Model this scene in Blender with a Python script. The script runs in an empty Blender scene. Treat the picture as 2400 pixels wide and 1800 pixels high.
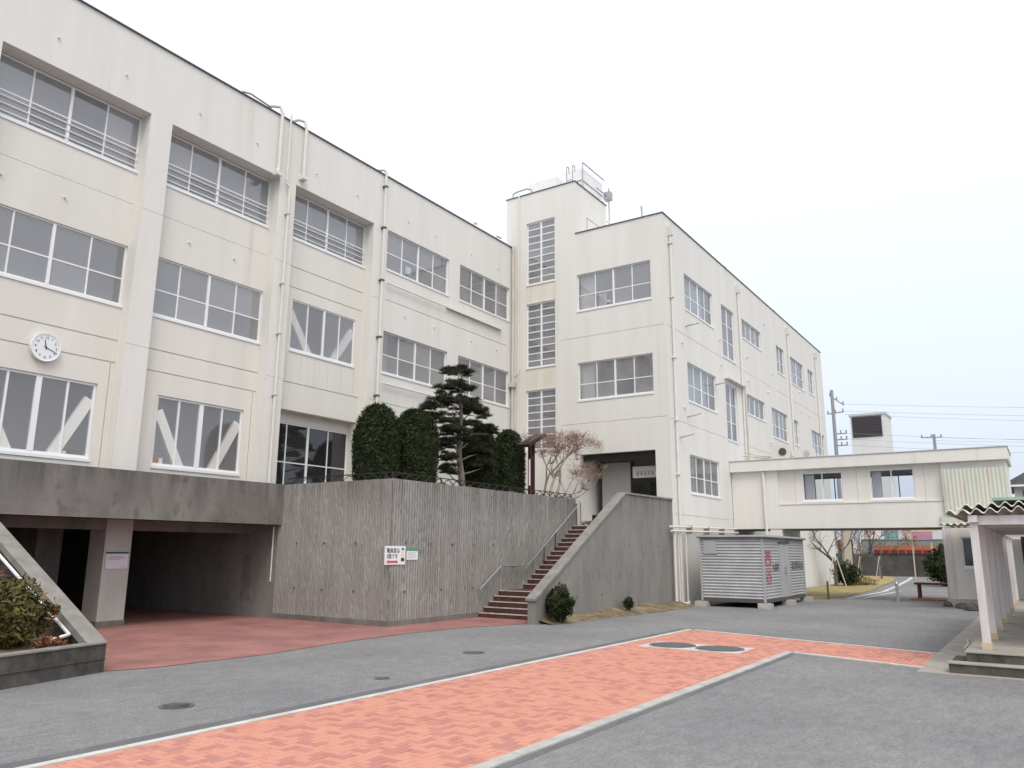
import bpy, math, random
import numpy as np
from mathutils import Vector, Matrix
R = math.radians
random.seed(7); rng = np.random.default_rng(11)
sc = bpy.context.scene
col = sc.collection

# ------------------------------------------------------------------ camera
yaw, pitch, roll = R(33.8368), R(12.0365), R(0.3882)
fw = Vector((math.cos(yaw)*math.cos(pitch), math.sin(yaw)*math.cos(pitch), math.sin(pitch)))
rt = Vector((math.sin(yaw), -math.cos(yaw), 0)); up = rt.cross(fw)
r2 = rt*math.cos(roll)+up*math.sin(roll); u2 = up*math.cos(roll)-rt*math.sin(roll)
cd = bpy.data.cameras.new('camera'); cam = bpy.data.objects.new('camera', cd); col.objects.link(cam)
cd.sensor_width = 36; cd.lens = 27.556; cd.clip_start = .1; cd.clip_end = 2000
cam.matrix_world = Matrix(((r2.x, u2.x, -fw.x, 0), (r2.y, u2.y, -fw.y, 0), (r2.z, u2.z, -fw.z, 1.9), (0, 0, 0, 1)))
sc.camera = cam

# ------------------------------------------------------------------ overcast sky and soft sun
SUN_AZ, SUN_EL = R(222), R(55)
w = bpy.data.worlds.new('World'); sc.world = w; w.use_nodes = True
nt = w.node_tree; nt.nodes.clear()
out = nt.nodes.new('ShaderNodeOutputWorld'); bgA = nt.nodes.new('ShaderNodeBackground')
bgB = nt.nodes.new('ShaderNodeBackground'); add = nt.nodes.new('ShaderNodeAddShader')
sky = nt.nodes.new('ShaderNodeTexSky'); sky.sky_type = 'NISHITA'; sky.sun_disc = False
sky.sun_elevation = SUN_EL; sky.sun_rotation = R(90)-SUN_AZ; sky.air_density = 1.0; sky.dust_density = 6.0; sky.ozone_density = 1.0
nt.links.new(sky.outputs[0], bgA.inputs[0]); bgA.inputs[1].default_value = 0.05
geo = nt.nodes.new('ShaderNodeTexCoord'); sep = nt.nodes.new('ShaderNodeSeparateXYZ'); ramp = nt.nodes.new('ShaderNodeValToRGB')
nt.links.new(geo.outputs['Generated'], sep.inputs[0]); nt.links.new(sep.outputs[2], ramp.inputs[0])
ramp.color_ramp.elements[0].position = 0.0; ramp.color_ramp.elements[0].color = (.44, .49, .575, 1)
ramp.color_ramp.elements[1].position = 0.45; ramp.color_ramp.elements[1].color = (.70, .71, .725, 1)
nt.links.new(ramp.outputs[0], bgB.inputs[0]); bgB.inputs[1].default_value = 1.0
nt.links.new(bgA.outputs[0], add.inputs[0]); nt.links.new(bgB.outputs[0], add.inputs[1]); nt.links.new(add.outputs[0], out.inputs[0])
sd = bpy.data.lights.new('sun', 'SUN'); sd.energy = 0.9; sd.angle = R(25); sd.color = (1, .97, .93)
sun = bpy.data.objects.new('sun', sd); col.objects.link(sun)
sdir = Vector((math.cos(SUN_AZ)*math.cos(SUN_EL), math.sin(SUN_AZ)*math.cos(SUN_EL), math.sin(SUN_EL)))
sun.rotation_euler = sdir.to_track_quat('Z', 'Y').to_euler()
sc.view_settings.view_transform = 'Standard'; sc.view_settings.look = 'None'
sc.view_settings.exposure = 0.44; sc.view_settings.gamma = 1.0
sc.view_settings.use_curve_mapping = False

# ------------------------------------------------------------------ materials
MATS = {}
def pm(name, c1, c2=None, scale=3., detail=6., rough=.85, bump=0., bscale=None, stretch=(1, 1, 1), c3=None, s3=.6, t3=.62, st3=None,
       spec=.3, metal=0., island=0., lo=.35, hi=.65, f3=.7):
    m = bpy.data.materials.new(name); m.use_nodes = True; n = m.node_tree.nodes; l = m.node_tree.links
    b = n['Principled BSDF']; b.inputs['Roughness'].default_value = rough; b.inputs['Metallic'].default_value = metal
    b.inputs['Specular IOR Level'].default_value = spec
    MATS[name] = m
    if c2 is None:
        b.inputs['Base Color'].default_value = (*c1, 1)
        if not bump: return m
    tc = n.new('ShaderNodeTexCoord')
    def noise(sc_, st, det=detail, rgh=.6):
        mp = n.new('ShaderNodeMapping'); mp.inputs['Scale'].default_value = st
        l.new(tc.outputs['Object'], mp.inputs[0])
        t = n.new('ShaderNodeTexNoise'); t.inputs['Scale'].default_value = sc_; t.inputs['Detail'].default_value = det
        t.inputs['Roughness'].default_value = rgh; l.new(mp.outputs[0], t.inputs['Vector']); return t
    if c2 is not None:
        t = noise(scale, stretch)
        rp = n.new('ShaderNodeValToRGB'); e = rp.color_ramp.elements
        e[0].position = lo; e[0].color = (*c1, 1); e[1].position = hi; e[1].color = (*c2, 1)
        l.new(t.outputs[0], rp.inputs[0]); cur = rp.outputs[0]
        if island:
            g = n.new('ShaderNodeNewGeometry'); oi = n.new('ShaderNodeObjectInfo')
            ad = n.new('ShaderNodeMath'); ad.operation = 'ADD'; fr = n.new('ShaderNodeMath'); fr.operation = 'FRACT'
            l.new(g.outputs['Random Per Island'], ad.inputs[0]); l.new(oi.outputs['Random'], ad.inputs[1]); l.new(ad.outputs[0], fr.inputs[0])
            mx = n.new('ShaderNodeMixRGB'); mx.blend_type = 'MULTIPLY'; mx.inputs[0].default_value = 1
            r2_ = n.new('ShaderNodeValToRGB'); ee = r2_.color_ramp.elements
            ee[0].position = 0; ee[0].color = (1-island, 1-island*1.1, 1-island*.7, 1); ee[1].position = 1; ee[1].color = (1, 1.03, 1, 1)
            e2 = ee.new(.28); e2.color = (1-island*.6, 1-island*.65, 1-island*.45, 1); e3 = ee.new(.42); e3.color = (1, .99, .98, 1)
            l.new(fr.outputs[0], r2_.inputs[0]); l.new(cur, mx.inputs[1]); l.new(r2_.outputs[0], mx.inputs[2]); cur = mx.outputs[0]
        if c3 is not None:
            t3n = noise(s3, st3 or stretch, 5.)
            r3 = n.new('ShaderNodeValToRGB'); e = r3.color_ramp.elements
            e[0].position = t3; e[0].color = (0, 0, 0, 1); e[1].position = min(1, t3+.14); e[1].color = (f3, f3, f3, 1)
            l.new(t3n.outputs[0], r3.inputs[0])
            mx = n.new('ShaderNodeMixRGB'); l.new(r3.outputs[0], mx.inputs[0]); l.new(cur, mx.inputs[1]); mx.inputs[2].default_value = (*c3, 1); cur = mx.outputs[0]
        l.new(cur, b.inputs['Base Color'])
    if bump:
        tb = noise(bscale or scale*4, stretch)
        bp = n.new('ShaderNodeBump'); bp.inputs['Strength'].default_value = bump; bp.inputs['Distance'].default_value = .02
        l.new(tb.outputs[0], bp.inputs['Height']); l.new(bp.outputs[0], b.inputs['Normal'])
    return m

pm('cream_wall', (.715, .706, .67), (.672, .66, .622), 1.1, 6, .8, .12, 14, (1.6, 1.6, .16), (.54, .49, .40), 1.3, .62, (3.2, 3.2, .09), f3=.40)
pm('cream_panel', (.70, .684, .636), (.655, .635, .583), .9, 6, .8, .1, 12, (1.5, 1.5, .2), (.48, .39, .27), 1.1, .66, (2.0, 2.0, .12), f3=.3)
pm('stained_panel', (.70, .67, .60), (.64, .60, .52), 1.1, 6, .8, .1, 12, (2, 2, .2), (.46, .37, .26), 2.2, .60, (3, 3, .12), f3=.45)
pm('groove', (.12, .11, .10))
pm('coping', (.10, .10, .11), rough=.5)
pm('white_frame', (.78, .79, .80), rough=.35, spec=.5)
pm('grey_frame', (.42, .43, .44), rough=.4, spec=.5)
pm('dark_frame', (.035, .033, .032), rough=.4)
pm('room', (.82, .81, .79), rough=.9)
pm('room_floor', (.32, .27, .21), rough=.7)
pm('brace', (.70, .69, .64), rough=.6)
pm('curtain', (.78, .80, .77), rough=.9)
pm('concrete', (.215, .205, .19), (.13, .123, .113), 1.6, 8, .9, .35, 26, (1, 1, .5), (.075, .07, .064), .9, .56, (1.2, 1.2, .22), f3=.55)
def rib_mat(name, c1, c2, dash, freq, ztop, zrange, stain=.75, dmix=.9):
    m = bpy.data.materials.new(name); m.use_nodes = True; n = m.node_tree.nodes; l = m.node_tree.links; b = n['Principled BSDF']
    b.inputs['Roughness'].default_value = .92; b.inputs['Specular IOR Level'].default_value = .25
    tc = n.new('ShaderNodeTexCoord')
    def noise(st, sc_, det):
        mp = n.new('ShaderNodeMapping'); mp.inputs['Scale'].default_value = st; l.new(tc.outputs['Object'], mp.inputs[0])
        t = n.new('ShaderNodeTexNoise'); t.inputs['Scale'].default_value = sc_; t.inputs['Detail'].default_value = det; l.new(mp.outputs[0], t.inputs[0]); return t.outputs[0]
    def ramp(src, p0, p1, a, b_):
        r_ = n.new('ShaderNodeValToRGB'); e = r_.color_ramp.elements; e[0].position = p0; e[0].color = (*a, 1); e[1].position = p1; e[1].color = (*b_, 1); l.new(src, r_.inputs[0]); return r_.outputs[0]
    def mix(f, a, b_, mode='MIX'):
        m_ = n.new('ShaderNodeMixRGB'); m_.blend_type = mode
        for k, q in ((0, f), (1, a), (2, b_)):
            if isinstance(q, (int, float)): m_.inputs[k].default_value = q
            elif isinstance(q, tuple): m_.inputs[k].default_value = (*q, 1)
            else: l.new(q, m_.inputs[k])
        return m_.outputs[0]
    base = ramp(noise((1.2, 1.2, .5), 1.3, 8), .32, .68, c1, c2)
    pinkish = mix(ramp(noise((.5, .5, .4), 1.1, 4), .5, .7, (0, 0, 0), (.12, .12, .12)), base, (.26, .24, .22))
    d = ramp(noise((freq, freq, 3.0), 1.0, 3), .56, .63, (0, 0, 0), (dmix, dmix, dmix))
    d = mix(1.0, d, ramp(noise((1.5, 1.5, 1.6), 1.2, 4), .40, .60, (.15, .15, .15), (1, 1, 1)), 'MULTIPLY')
    cur = mix(d, pinkish, dash)
    sp = n.new('ShaderNodeSeparateXYZ'); l.new(tc.outputs['Object'], sp.inputs[0])
    mr = n.new('ShaderNodeMapRange'); mr.inputs['From Min'].default_value = ztop-zrange; mr.inputs['From Max'].default_value = ztop; l.new(sp.outputs[2], mr.inputs[0])
    ad = n.new('ShaderNodeMath'); ad.operation = 'MULTIPLY'; l.new(mr.outputs[0], ad.inputs[0]); l.new(ramp(noise((3.2, 3.2, .12), 1.5, 6), .38, .62, (.1, .1, .1), (1, 1, 1)), ad.inputs[1])
    st = n.new('ShaderNodeMath'); st.operation = 'MULTIPLY'; st.inputs[1].default_value = stain; l.new(ad.outputs[0], st.inputs[0])
    cur = mix(st.outputs[0], cur, (.075, .07, .068))
    l.new(cur, b.inputs['Base Color'])
    bp = n.new('ShaderNodeBump'); bp.inputs['Strength'].default_value = .35; bp.inputs['Distance'].default_value = .02; l.new(noise((1, 1, .6), 28, 6), bp.inputs['Height']); l.new(bp.outputs[0], b.inputs['Normal'])
    MATS[name] = m
rib_mat('ribbed_concrete', (.325, .315, .297), (.265, .256, .24), (.13, .124, .117), 30., 3.75, 1.0, .5, .38)
rib_mat('stair_wall_concrete', (.26, .25, .234), (.205, .196, .182), (.13, .122, .113), 9., 3.8, .9, .6, .45)
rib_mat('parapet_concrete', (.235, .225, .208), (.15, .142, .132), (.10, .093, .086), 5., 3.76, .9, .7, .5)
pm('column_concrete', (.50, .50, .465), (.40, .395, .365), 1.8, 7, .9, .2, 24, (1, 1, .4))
pm('shade_concrete', (.085, .078, .07), (.045, .042, .038), 1.5, 7, .95, .2, 20, (1, 1, .5))  # concrete darkened so the passage looks black; its shade is put into the colour
pm('planter_concrete', (.115, .108, .097), (.05, .047, .042), 3.2, 8, .93, .5, 22, (1, 1, .7), (.03, .03, .027), 2.2, .58, f3=.7)
pm('coping_concrete', (.27, .26, .24), (.19, .18, .165), 3, 7, .9, .2)
pm('pale_concrete', (.50, .475, .43), (.36, .34, .30), 2.5, 8, .9, .25, 26)
def asphalt_mat():
    m = bpy.data.materials.new('asphalt'); m.use_nodes = True; n = m.node_tree.nodes; l = m.node_tree.links; b = n['Principled BSDF']
    b.inputs['Roughness'].default_value = .93; b.inputs['Specular IOR Level'].default_value = .25
    tc = n.new('ShaderNodeTexCoord')
    def nz(sc_, det, st=(1, 1, 1)):
        mp = n.new('ShaderNodeMapping'); mp.inputs['Scale'].default_value = st; mp.inputs['Rotation'].default_value = (0, 0, .5); l.new(tc.outputs['Object'], mp.inputs[0])
        t = n.new('ShaderNodeTexNoise'); t.inputs['Scale'].default_value = sc_; t.inputs['Detail'].default_value = det; t.inputs['Roughness'].default_value = .65; l.new(mp.outputs[0], t.inputs[0]); return t.outputs[0]
    def rp(src, p0, p1, a, c):
        r_ = n.new('ShaderNodeValToRGB'); e = r_.color_ramp.elements; e[0].position = p0; e[0].color = (*a, 1); e[1].position = p1; e[1].color = (*c, 1); l.new(src, r_.inputs[0]); return r_.outputs[0]
    def mx(mode, f, a, c):
        q = n.new('ShaderNodeMixRGB'); q.blend_type = mode
        for k, v in ((0, f), (1, a), (2, c)):
            if isinstance(v, (int, float)): q.inputs[k].default_value = v
            elif isinstance(v, tuple): q.inputs[k].default_value = (*v, 1)
            else: l.new(v, q.inputs[k])
        return q.outputs[0]
    c = rp(nz(26, 5), .28, .72, (.137, .137, .139), (.268, .268, .271))
    c = mx('MULTIPLY', 1, c, rp(nz(3.2, 6, (1, 2.2, 1)), .3, .7, (.84, .84, .85), (1.14, 1.14, 1.14)))
    c = mx('MULTIPLY', 1, c, rp(nz(.33, 5), .35, .65, (.88, .88, .89), (1.13, 1.13, 1.11)))
    c = mx('MIX', rp(nz(13, 3, (1, 1.6, 1)), .63, .70, (0, 0, 0), (.55, .55, .55)), c, (.36, .36, .365))
    l.new(c, b.inputs['Base Color'])
    bp = n.new('ShaderNodeBump'); bp.inputs['Strength'].default_value = .25; bp.inputs['Distance'].default_value = .01; l.new(nz(110, 4), bp.inputs['Height']); l.new(bp.outputs[0], b.inputs['Normal'])
    MATS['asphalt'] = m
asphalt_mat()
pm('asphalt_band', (.16, .16, .17), (.115, .115, .125), 2.0, 8, .93, .4, 60)
pm('brick', (.57, .272, .208), (.53, .238, .175), 2.5, 5, .85, .15, 40, island=.24)
pm('brick_mortar', (.34, .17, .13), (.28, .14, .11), 6, 4, .95)
pm('kerb', (.60, .585, .55), (.47, .46, .43), 4, 6, .85)
pm('kerb_grey', (.47, .465, .44), (.36, .355, .335), 4, 6, .85)
pm('steel', (.55, .56, .57), rough=.28, metal=.85)
pm('galvanised', (.42, .43, .44), (.34, .35, .36), 5, 4, .5, metal=.3)
pm('pipe_paint', (.71, .695, .655), (.66, .64, .595), 3, 5, .6)
pm('rust_pipe', (.58, .555, .50), (.44, .34, .25), 4, 6, .8, stretch=(1, 1, .3), lo=.45, hi=.8)
pm('rust', (.25, .17, .13), (.33, .24, .18), 6, 5, .9)
pm('black_iron', (.03, .026, .025), rough=.6)
pm('shed_grey', (.50, .50, .51), (.42, .42, .43), 1.6, 6, .5, .05, spec=.4)
pm('shed_front', (.40, .415, .415), (.35, .362, .362), 1.6, 6, .5, spec=.4)
pm('shed_dark', (.09, .09, .09), rough=.6)
pm('sign_white', (.80, .80, .82), rough=.5)
pm('sign_lilac', (.66, .62, .70), rough=.5)
pm('sign_black', (.03, .03, .035), rough=.6)
pm('sign_red', (.62, .10, .10), rough=.6)
pm('sign_green', (.10, .30, .16), rough=.6)
pm('sign_beige', (.72, .66, .50), rough=.6)
pm('red_mark', (.50, .09, .11), rough=.6)
pm('clock_face', (.74, .78, .79), rough=.4)
pm('hedge_leaf', (.022, .035, .015), (.048, .064, .026), 2.2, 5, .8, island=.45, spec=.12)
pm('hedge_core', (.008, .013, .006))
pm('pine_needle', (.034, .046, .027), (.078, .090, .053), 2.5, 5, .8, island=.45, spec=.12)
pm('shrub_leaf', (.075, .078, .024), (.15, .135, .048), 2.5, 5, .75, island=.5, spec=.15)
pm('shrub_dark', (.018, .030, .012), (.045, .058, .022), 2.5, 5, .8, island=.5, spec=.12)
pm('orange_leaf', (.25, .095, .045), (.17, .075, .04), 4, 4, .8, island=.4)
pm('gold_leaf', (.40, .16, .03), (.30, .10, .02), 4, 4, .8, island=.4)
pm('pale_leaf', (.20, .23, .08), (.34, .36, .17), 5, 4, .7, island=.4)
pm('bark', (.23, .20, .17), (.12, .10, .085), 6, 6, .95, .5, 20, (1, 1, .3))
pm('maple_bark', (.42, .38, .34), (.26, .23, .20), 6, 6, .95, .4, 20, (1, 1, .3))
pm('red_twig', (.235, .145, .115), (.32, .21, .17), 3, 4, .9)
pm('dark_twig', (.14, .125, .115), (.085, .075, .07), 3, 4, .9)
pm('red_post', (.095, .034, .030), (.05, .022, .020), 5, 5, .7)
pm('soil', (.115, .085, .055), (.20, .16, .10), 4, 8, .97, .8, 20, c3=(.30, .25, .15), s3=1.5, t3=.5)
pm('dry_grass', (.33, .27, .13), (.21, .19, .085), 1.2, 8, .97, .6, 30, c3=(.40, .30, .14), s3=.15, t3=.5)
pm('stair_red', (.115, .048, .044), (.065, .032, .030), 5, 7, .9, .3, 25)
pm('nosing', (.56, .53, .50), (.40, .37, .34), 6, 5, .8)
pm('green_mat', (.14, .34, .12), (.09, .25, .08), 14, 5, .95, .5, 60)
pm('door_grey', (.42, .42, .41), rough=.5)
pm('post_paint', (.66, .63, .625), (.56, .52, .505), 3.5, 7, .7, .1, 20, (2, 2, .3))
pm('post_base', (.62, .50, .33), (.50, .40, .26), 5, 5, .9)
pm('slate_roof', (.66, .645, .60), (.54, .52, .475), 3.5, 7, .92, .3, 30, c3=(.42, .30, .24), s3=2, t3=.55)
pm('green_roof', (.22, .36, .29), (.30, .42, .35), 3, 6, .8)
pm('green_corrugated', (.50, .55, .48), (.57, .565, .50), 1.2, 6, .75, .1, 20, (5, 5, .25), (.50, .31, .20), 1.6, .54, (4, 4, .25), f3=.55)
pm('platform', (.37, .345, .305), (.29, .27, .235), 1.5, 8, .92, .25, 30)
pm('iron_cover', (.13, .13, .135), (.08, .08, .085), 30, 3, .6, .6, 60)
pm('far_wall', (.12, .115, .105), (.06, .06, .055), .6, 8, .95, .3, 8)
pm('orange_band', (.42, .155, .085), (.34, .12, .07), 1, 4, .8)
pm('dark_red', (.16, .035, .03))
pm('fence_green', (.22, .26, .24), (.28, .31, .29), 1, 4)
pm('teal', (.17, .36, .37), (.24, .42, .42), .6, 2)
pm('pink', (.55, .27, .37), (.48, .22, .31), 1, 2)
pm('yellow_pale', (.68, .55, .28), (.62, .50, .26), 1, 2)
pm('far_building', (.60, .60, .60), (.54, .54, .54), .5, 4)
pm('louvre', (.075, .068, .075), rough=.6)
pm('tower_white', (.70, .70, .69), (.64, .64, .63), .5, 4)
pm('house_wall', (.58, .57, .55), rough=.8)
pm('roof_tile', (.13, .135, .145), (.10, .10, .11), 2, 4, .7)
pm('pole_concrete', (.30, .30, .31), rough=.8)
pm('wire', (.30, .30, .32), rough=.7)
pm('wood_brown', (.17, .08, .05), (.11, .05, .035), 4, 5, .8)
pm('stake', (.50, .46, .40), rough=.8)
pm('tank', (.80, .79, .79), (.74, .73, .73), 2, 4, .5)
pm('white_line', (.62, .62, .60), (.40, .40, .40), 5, 8, .9)
pm('ac_white', (.62, .61, .57), rough=.5)

def glass(name, tint=(.88, .89, .90), veil=.32, ior=2.1):  # grey diffuse share lightens the panes, painting in brightness of reflected sky
    m = bpy.data.materials.new(name); m.use_nodes = True; n = m.node_tree.nodes; l = m.node_tree.links; n.clear()
    o = n.new('ShaderNodeOutputMaterial'); tr = n.new('ShaderNodeBsdfTransparent'); tr.inputs[0].default_value = (*tint, 1)
    gl = n.new('ShaderNodeBsdfGlossy'); gl.inputs['Roughness'].default_value = .03; gl.inputs[0].default_value = (.95, .96, 1, 1)
    df = n.new('ShaderNodeBsdfDiffuse'); df.inputs[0].default_value = (.55, .555, .565, 1)
    m1 = n.new('ShaderNodeMixShader'); oi = n.new('ShaderNodeObjectInfo'); mr = n.new('ShaderNodeMapRange')
    mr.inputs['To Min'].default_value = veil*.7; mr.inputs['To Max'].default_value = veil*1.3; l.new(oi.outputs['Random'], mr.inputs[0])
    gm = n.new('ShaderNodeNewGeometry'); inv = n.new('ShaderNodeMath'); inv.operation = 'SUBTRACT'; inv.inputs[0].default_value = 1; l.new(gm.outputs['Backfacing'], inv.inputs[1])
    k1 = n.new('ShaderNodeMath'); k1.operation = 'MULTIPLY'; l.new(mr.outputs[0], k1.inputs[0]); l.new(inv.outputs[0], k1.inputs[1]); l.new(k1.outputs[0], m1.inputs[0])
    fr = n.new('ShaderNodeFresnel'); fr.inputs[0].default_value = ior
    m2 = n.new('ShaderNodeMixShader')
    l.new(tr.outputs[0], m1.inputs[1]); l.new(df.outputs[0], m1.inputs[2])
    k2 = n.new('ShaderNodeMath'); k2.operation = 'MULTIPLY'; l.new(fr.outputs[0], k2.inputs[0]); l.new(inv.outputs[0], k2.inputs[1]); l.new(k2.outputs[0], m2.inputs[0]); l.new(m1.outputs[0], m2.inputs[1]); l.new(gl.outputs[0], m2.inputs[2]); l.new(m2.outputs[0], o.inputs[0])
    MATS[name] = m
glass('glass'); glass('clear_glass', (.95, .96, .97), .015, 1.3); glass('mid_glass', (.98, .98, .98), .20, 2.0); glass('low_glass', (.98, .98, .98), .15, 1.9); glass('dark_glass', (.35, .36, .36), .05, 1.7)
glass('pale_glass', (.75, .78, .80), .25, 1.7)

def tile_mat():
    m = bpy.data.materials.new('red_tile'); m.use_nodes = True; n = m.node_tree.nodes; l = m.node_tree.links; b = n['Principled BSDF']
    b.inputs['Roughness'].default_value = .75
    tc = n.new('ShaderNodeTexCoord'); br = n.new('ShaderNodeTexBrick'); br.inputs['Scale'].default_value = 4
    br.inputs['Color1'].default_value = (.36, .165, .145, 1); br.inputs['Color2'].default_value = (.31, .14, .125, 1); br.inputs['Mortar'].default_value = (.24, .14, .125, 1)
    br.inputs['Mortar Size'].default_value = .015; br.inputs['Brick Width'].default_value = .8; br.inputs['Row Height'].default_value = .4
    no = n.new('ShaderNodeTexNoise'); no.inputs['Scale'].default_value = .9; no.inputs['Detail'].default_value = 7
    rp = n.new('ShaderNodeValToRGB'); rp.color_ramp.elements[0].position = .35; rp.color_ramp.elements[0].color = (.75, .75, .75, 1); rp.color_ramp.elements[1].position = .7; rp.color_ramp.elements[1].color = (1.1, 1.1, 1.1, 1)
    mx = n.new('ShaderNodeMixRGB'); mx.blend_type = 'MULTIPLY'; mx.inputs[0].default_value = 1
    l.new(tc.outputs['Object'], br.inputs[0]); l.new(tc.outputs['Object'], no.inputs[0]); l.new(no.outputs[0], rp.inputs[0])
    l.new(br.outputs[0], mx.inputs[1]); l.new(rp.outputs[0], mx.inputs[2]); l.new(mx.outputs[0], b.inputs['Base Color'])
    MATS['red_tile'] = m
tile_mat()

# ------------------------------------------------------------------ helpers
WL = {}
def tag(o, label=None, cat=None, group=None, kind=None):
    if label: o['label'] = label
    if cat: o['category'] = cat
    if group: o['group'] = group
    if kind: o['kind'] = kind
    return o
def thing(name, loc, label, cat, group=None, rz=0):
    o = bpy.data.objects.new(name, None); o.empty_display_size = .2; col.objects.link(o); o.location = loc
    WL[o.name] = Vector(loc); return tag(o, label, cat, group)
class MB:
    def __init__(s): s.v = []; s.f = []; s.sm = False
    def quad(s, *p):
        i = len(s.v); s.v += [tuple(q) for q in p]; s.f.append(tuple(range(i, i+len(p)))); return s
    def box(s, x0, x1, y0, y1, z0, z1):
        if x0 > x1: x0, x1 = x1, x0
        if y0 > y1: y0, y1 = y1, y0
        if z0 > z1: z0, z1 = z1, z0
        i = len(s.v)
        s.v += [(x0, y0, z0), (x1, y0, z0), (x1, y1, z0), (x0, y1, z0), (x0, y0, z1), (x1, y0, z1), (x1, y1, z1), (x0, y1, z1)]
        s.f += [tuple(i+k for k in q) for q in ((3, 2, 1, 0), (4, 5, 6, 7), (0, 1, 5, 4), (1, 2, 6, 5), (2, 3, 7, 6), (3, 0, 4, 7))]
        return s
    def tube(s, pts, rad, n=8, cap=True):
        pts = [Vector(p) for p in pts]
        if not isinstance(rad, (list, tuple)): rad = [rad]*len(pts)
        base = len(s.v); u = None
        for k, p in enumerate(pts):
            if k == 0: t = pts[1]-p
            elif k == len(pts)-1: t = p-pts[k-1]
            else: t = (pts[k+1]-p).normalized()+(p-pts[k-1]).normalized()
            if t.length < 1e-9: t = Vector((0, 0, 1))
            t.normalize()
            if u is None:
                a = Vector((0, 0, 1)) if abs(t.z) < .9 else Vector((1, 0, 0)); u = t.cross(a).normalized()
            else:
                u = (u-t*u.dot(t))
                u = u.normalized() if u.length > 1e-6 else t.orthogonal().normalized()
            v = t.cross(u)
            for j in range(n):
                a = 2*math.pi*j/n; s.v.append(tuple(p+(u*math.cos(a)+v*math.sin(a))*rad[k]))
        for k in range(len(pts)-1):
            for j in range(n):
                a = base+k*n+j; b = base+k*n+(j+1) % n; s.f.append((a, b, b+n, a+n))
        if cap:
            s.f.append(tuple(base+j for j in reversed(range(n)))); s.f.append(tuple(base+(len(pts)-1)*n+j for j in range(n)))
        return s
    def prism(s, poly, axis, a, b):
        n = len(poly); i = len(s.v)
        for val in (a, b):
            for p, q in poly:
                s.v.append({'x': (val, p, q), 'y': (p, val, q), 'z': (p, q, val)}[axis])
        s.f.append(tuple(range(i, i+n))); s.f.append(tuple(range(i+2*n-1, i+n-1, -1)))
        for k in range(n):
            s.f.append((i+k, i+n+k, i+n+(k+1) % n, i+(k+1) % n))
        return s
    def raw(s, v, f):
        i = len(s.v); s.v += [tuple(p) for p in v]; s.f += [tuple(k+i for k in q) for q in f]; return s
    def build(s, name, mat, parent=None, fix=True, smooth=False, merge=False):
        off = WL.get(parent.name, Vector()) if parent is not None else Vector()
        me = bpy.data.meshes.new(name); me.from_pydata([(x-off.x, y-off.y, z-off.z) for x, y, z in s.v], [], s.f); me.update()
        if fix and len(s.f) < 60000:
            import bmesh
            bm = bmesh.new(); bm.from_mesh(me)
            if merge: bmesh.ops.remove_doubles(bm, verts=bm.verts, dist=1e-4)
            bmesh.ops.recalc_face_normals(bm, faces=bm.faces); bm.to_mesh(me); bm.free()
        me.materials.append(MATS[mat] if isinstance(mat, str) else mat)
        if smooth:
            for p in me.polygons: p.use_smooth = True
        o = bpy.data.objects.new(name, me); col.objects.link(o)
        if parent is not None: o.parent = parent; WL[o.name] = off
        else: WL[o.name] = Vector()
        return o
def single(mb, name, mat, label, cat, group=None, kind=None, **k):
    c = np.array(mb.v); lo = c.min(0); hi = c.max(0)
    o = bpy.data.objects.new('tmp', None); o.name = 'anchor_tmp'
    base = Vector(((lo[0]+hi[0])/2, (lo[1]+hi[1])/2, lo[2])); WL[o.name] = base
    ob = mb.build(name, mat, o, **k); ob.parent = None; ob.location = base; WL[ob.name] = base
    bpy.data.objects.remove(o)
    return tag(ob, label, cat, group, kind)
def struct(mb, name, mat, **k):
    o = mb.build(name, mat, None, **k); o['kind'] = 'structure'; return o

def PB(mb, pl, u0, u1, d0, d1, z0, z1):
    ax, val = pl
    if ax == 'y': mb.box(u0, u1, val+d0, val+d1, z0, z1)
    else: mb.box(val+d0, val+d1, u0, u1, z0, z1)
def PP(pl, u, d, z):
    ax, val = pl
    return (u, val+d, z) if ax == 'y' else (val+d, u, z)
def facade(mb, pl, u0, u1, z0, z1, ops):
    us = sorted({u0, u1, *[max(u0, min(u1, v)) for o in ops for v in o[:2]]}); zs = sorted({z0, z1, *[max(z0, min(z1, v)) for o in ops for v in o[2:4]]})
    for i in range(len(us)-1):
        for j in range(len(zs)-1):
            a, b, c, d = us[i], us[i+1], zs[j], zs[j+1]
            if b-a < 1e-6 or d-c < 1e-6: continue
            m, n_ = (a+b)/2, (c+d)/2
            if any(o[0] < m < o[1] and o[2] < n_ < o[3] for o in ops): continue
            mb.quad(PP(pl, a, 0, c), PP(pl, b, 0, c), PP(pl, b, 0, d), PP(pl, a, 0, d))
    for o in ops:
        a, b, c, d, dp = o[:5]; c = max(c, z0); d = min(d, z1)
        mb.quad(PP(pl, a, 0, c), PP(pl, a, dp, c), PP(pl, a, dp, d), PP(pl, a, 0, d))
        mb.quad(PP(pl, b, 0, c), PP(pl, b, 0, d), PP(pl, b, dp, d), PP(pl, b, dp, c))
        if c > z0: mb.quad(PP(pl, a, 0, c), PP(pl, b, 0, c), PP(pl, b, dp, c), PP(pl, a, dp, c))
        if d < z1: mb.quad(PP(pl, a, 0, d), PP(pl, a, dp, d), PP(pl, b, dp, d), PP(pl, b, 0, d))
        if len(o) > 5 and o[5]: mb.quad(PP(pl, a, dp, c), PP(pl, b, dp, c), PP(pl, b, dp, d), PP(pl, a, dp, d))

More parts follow.
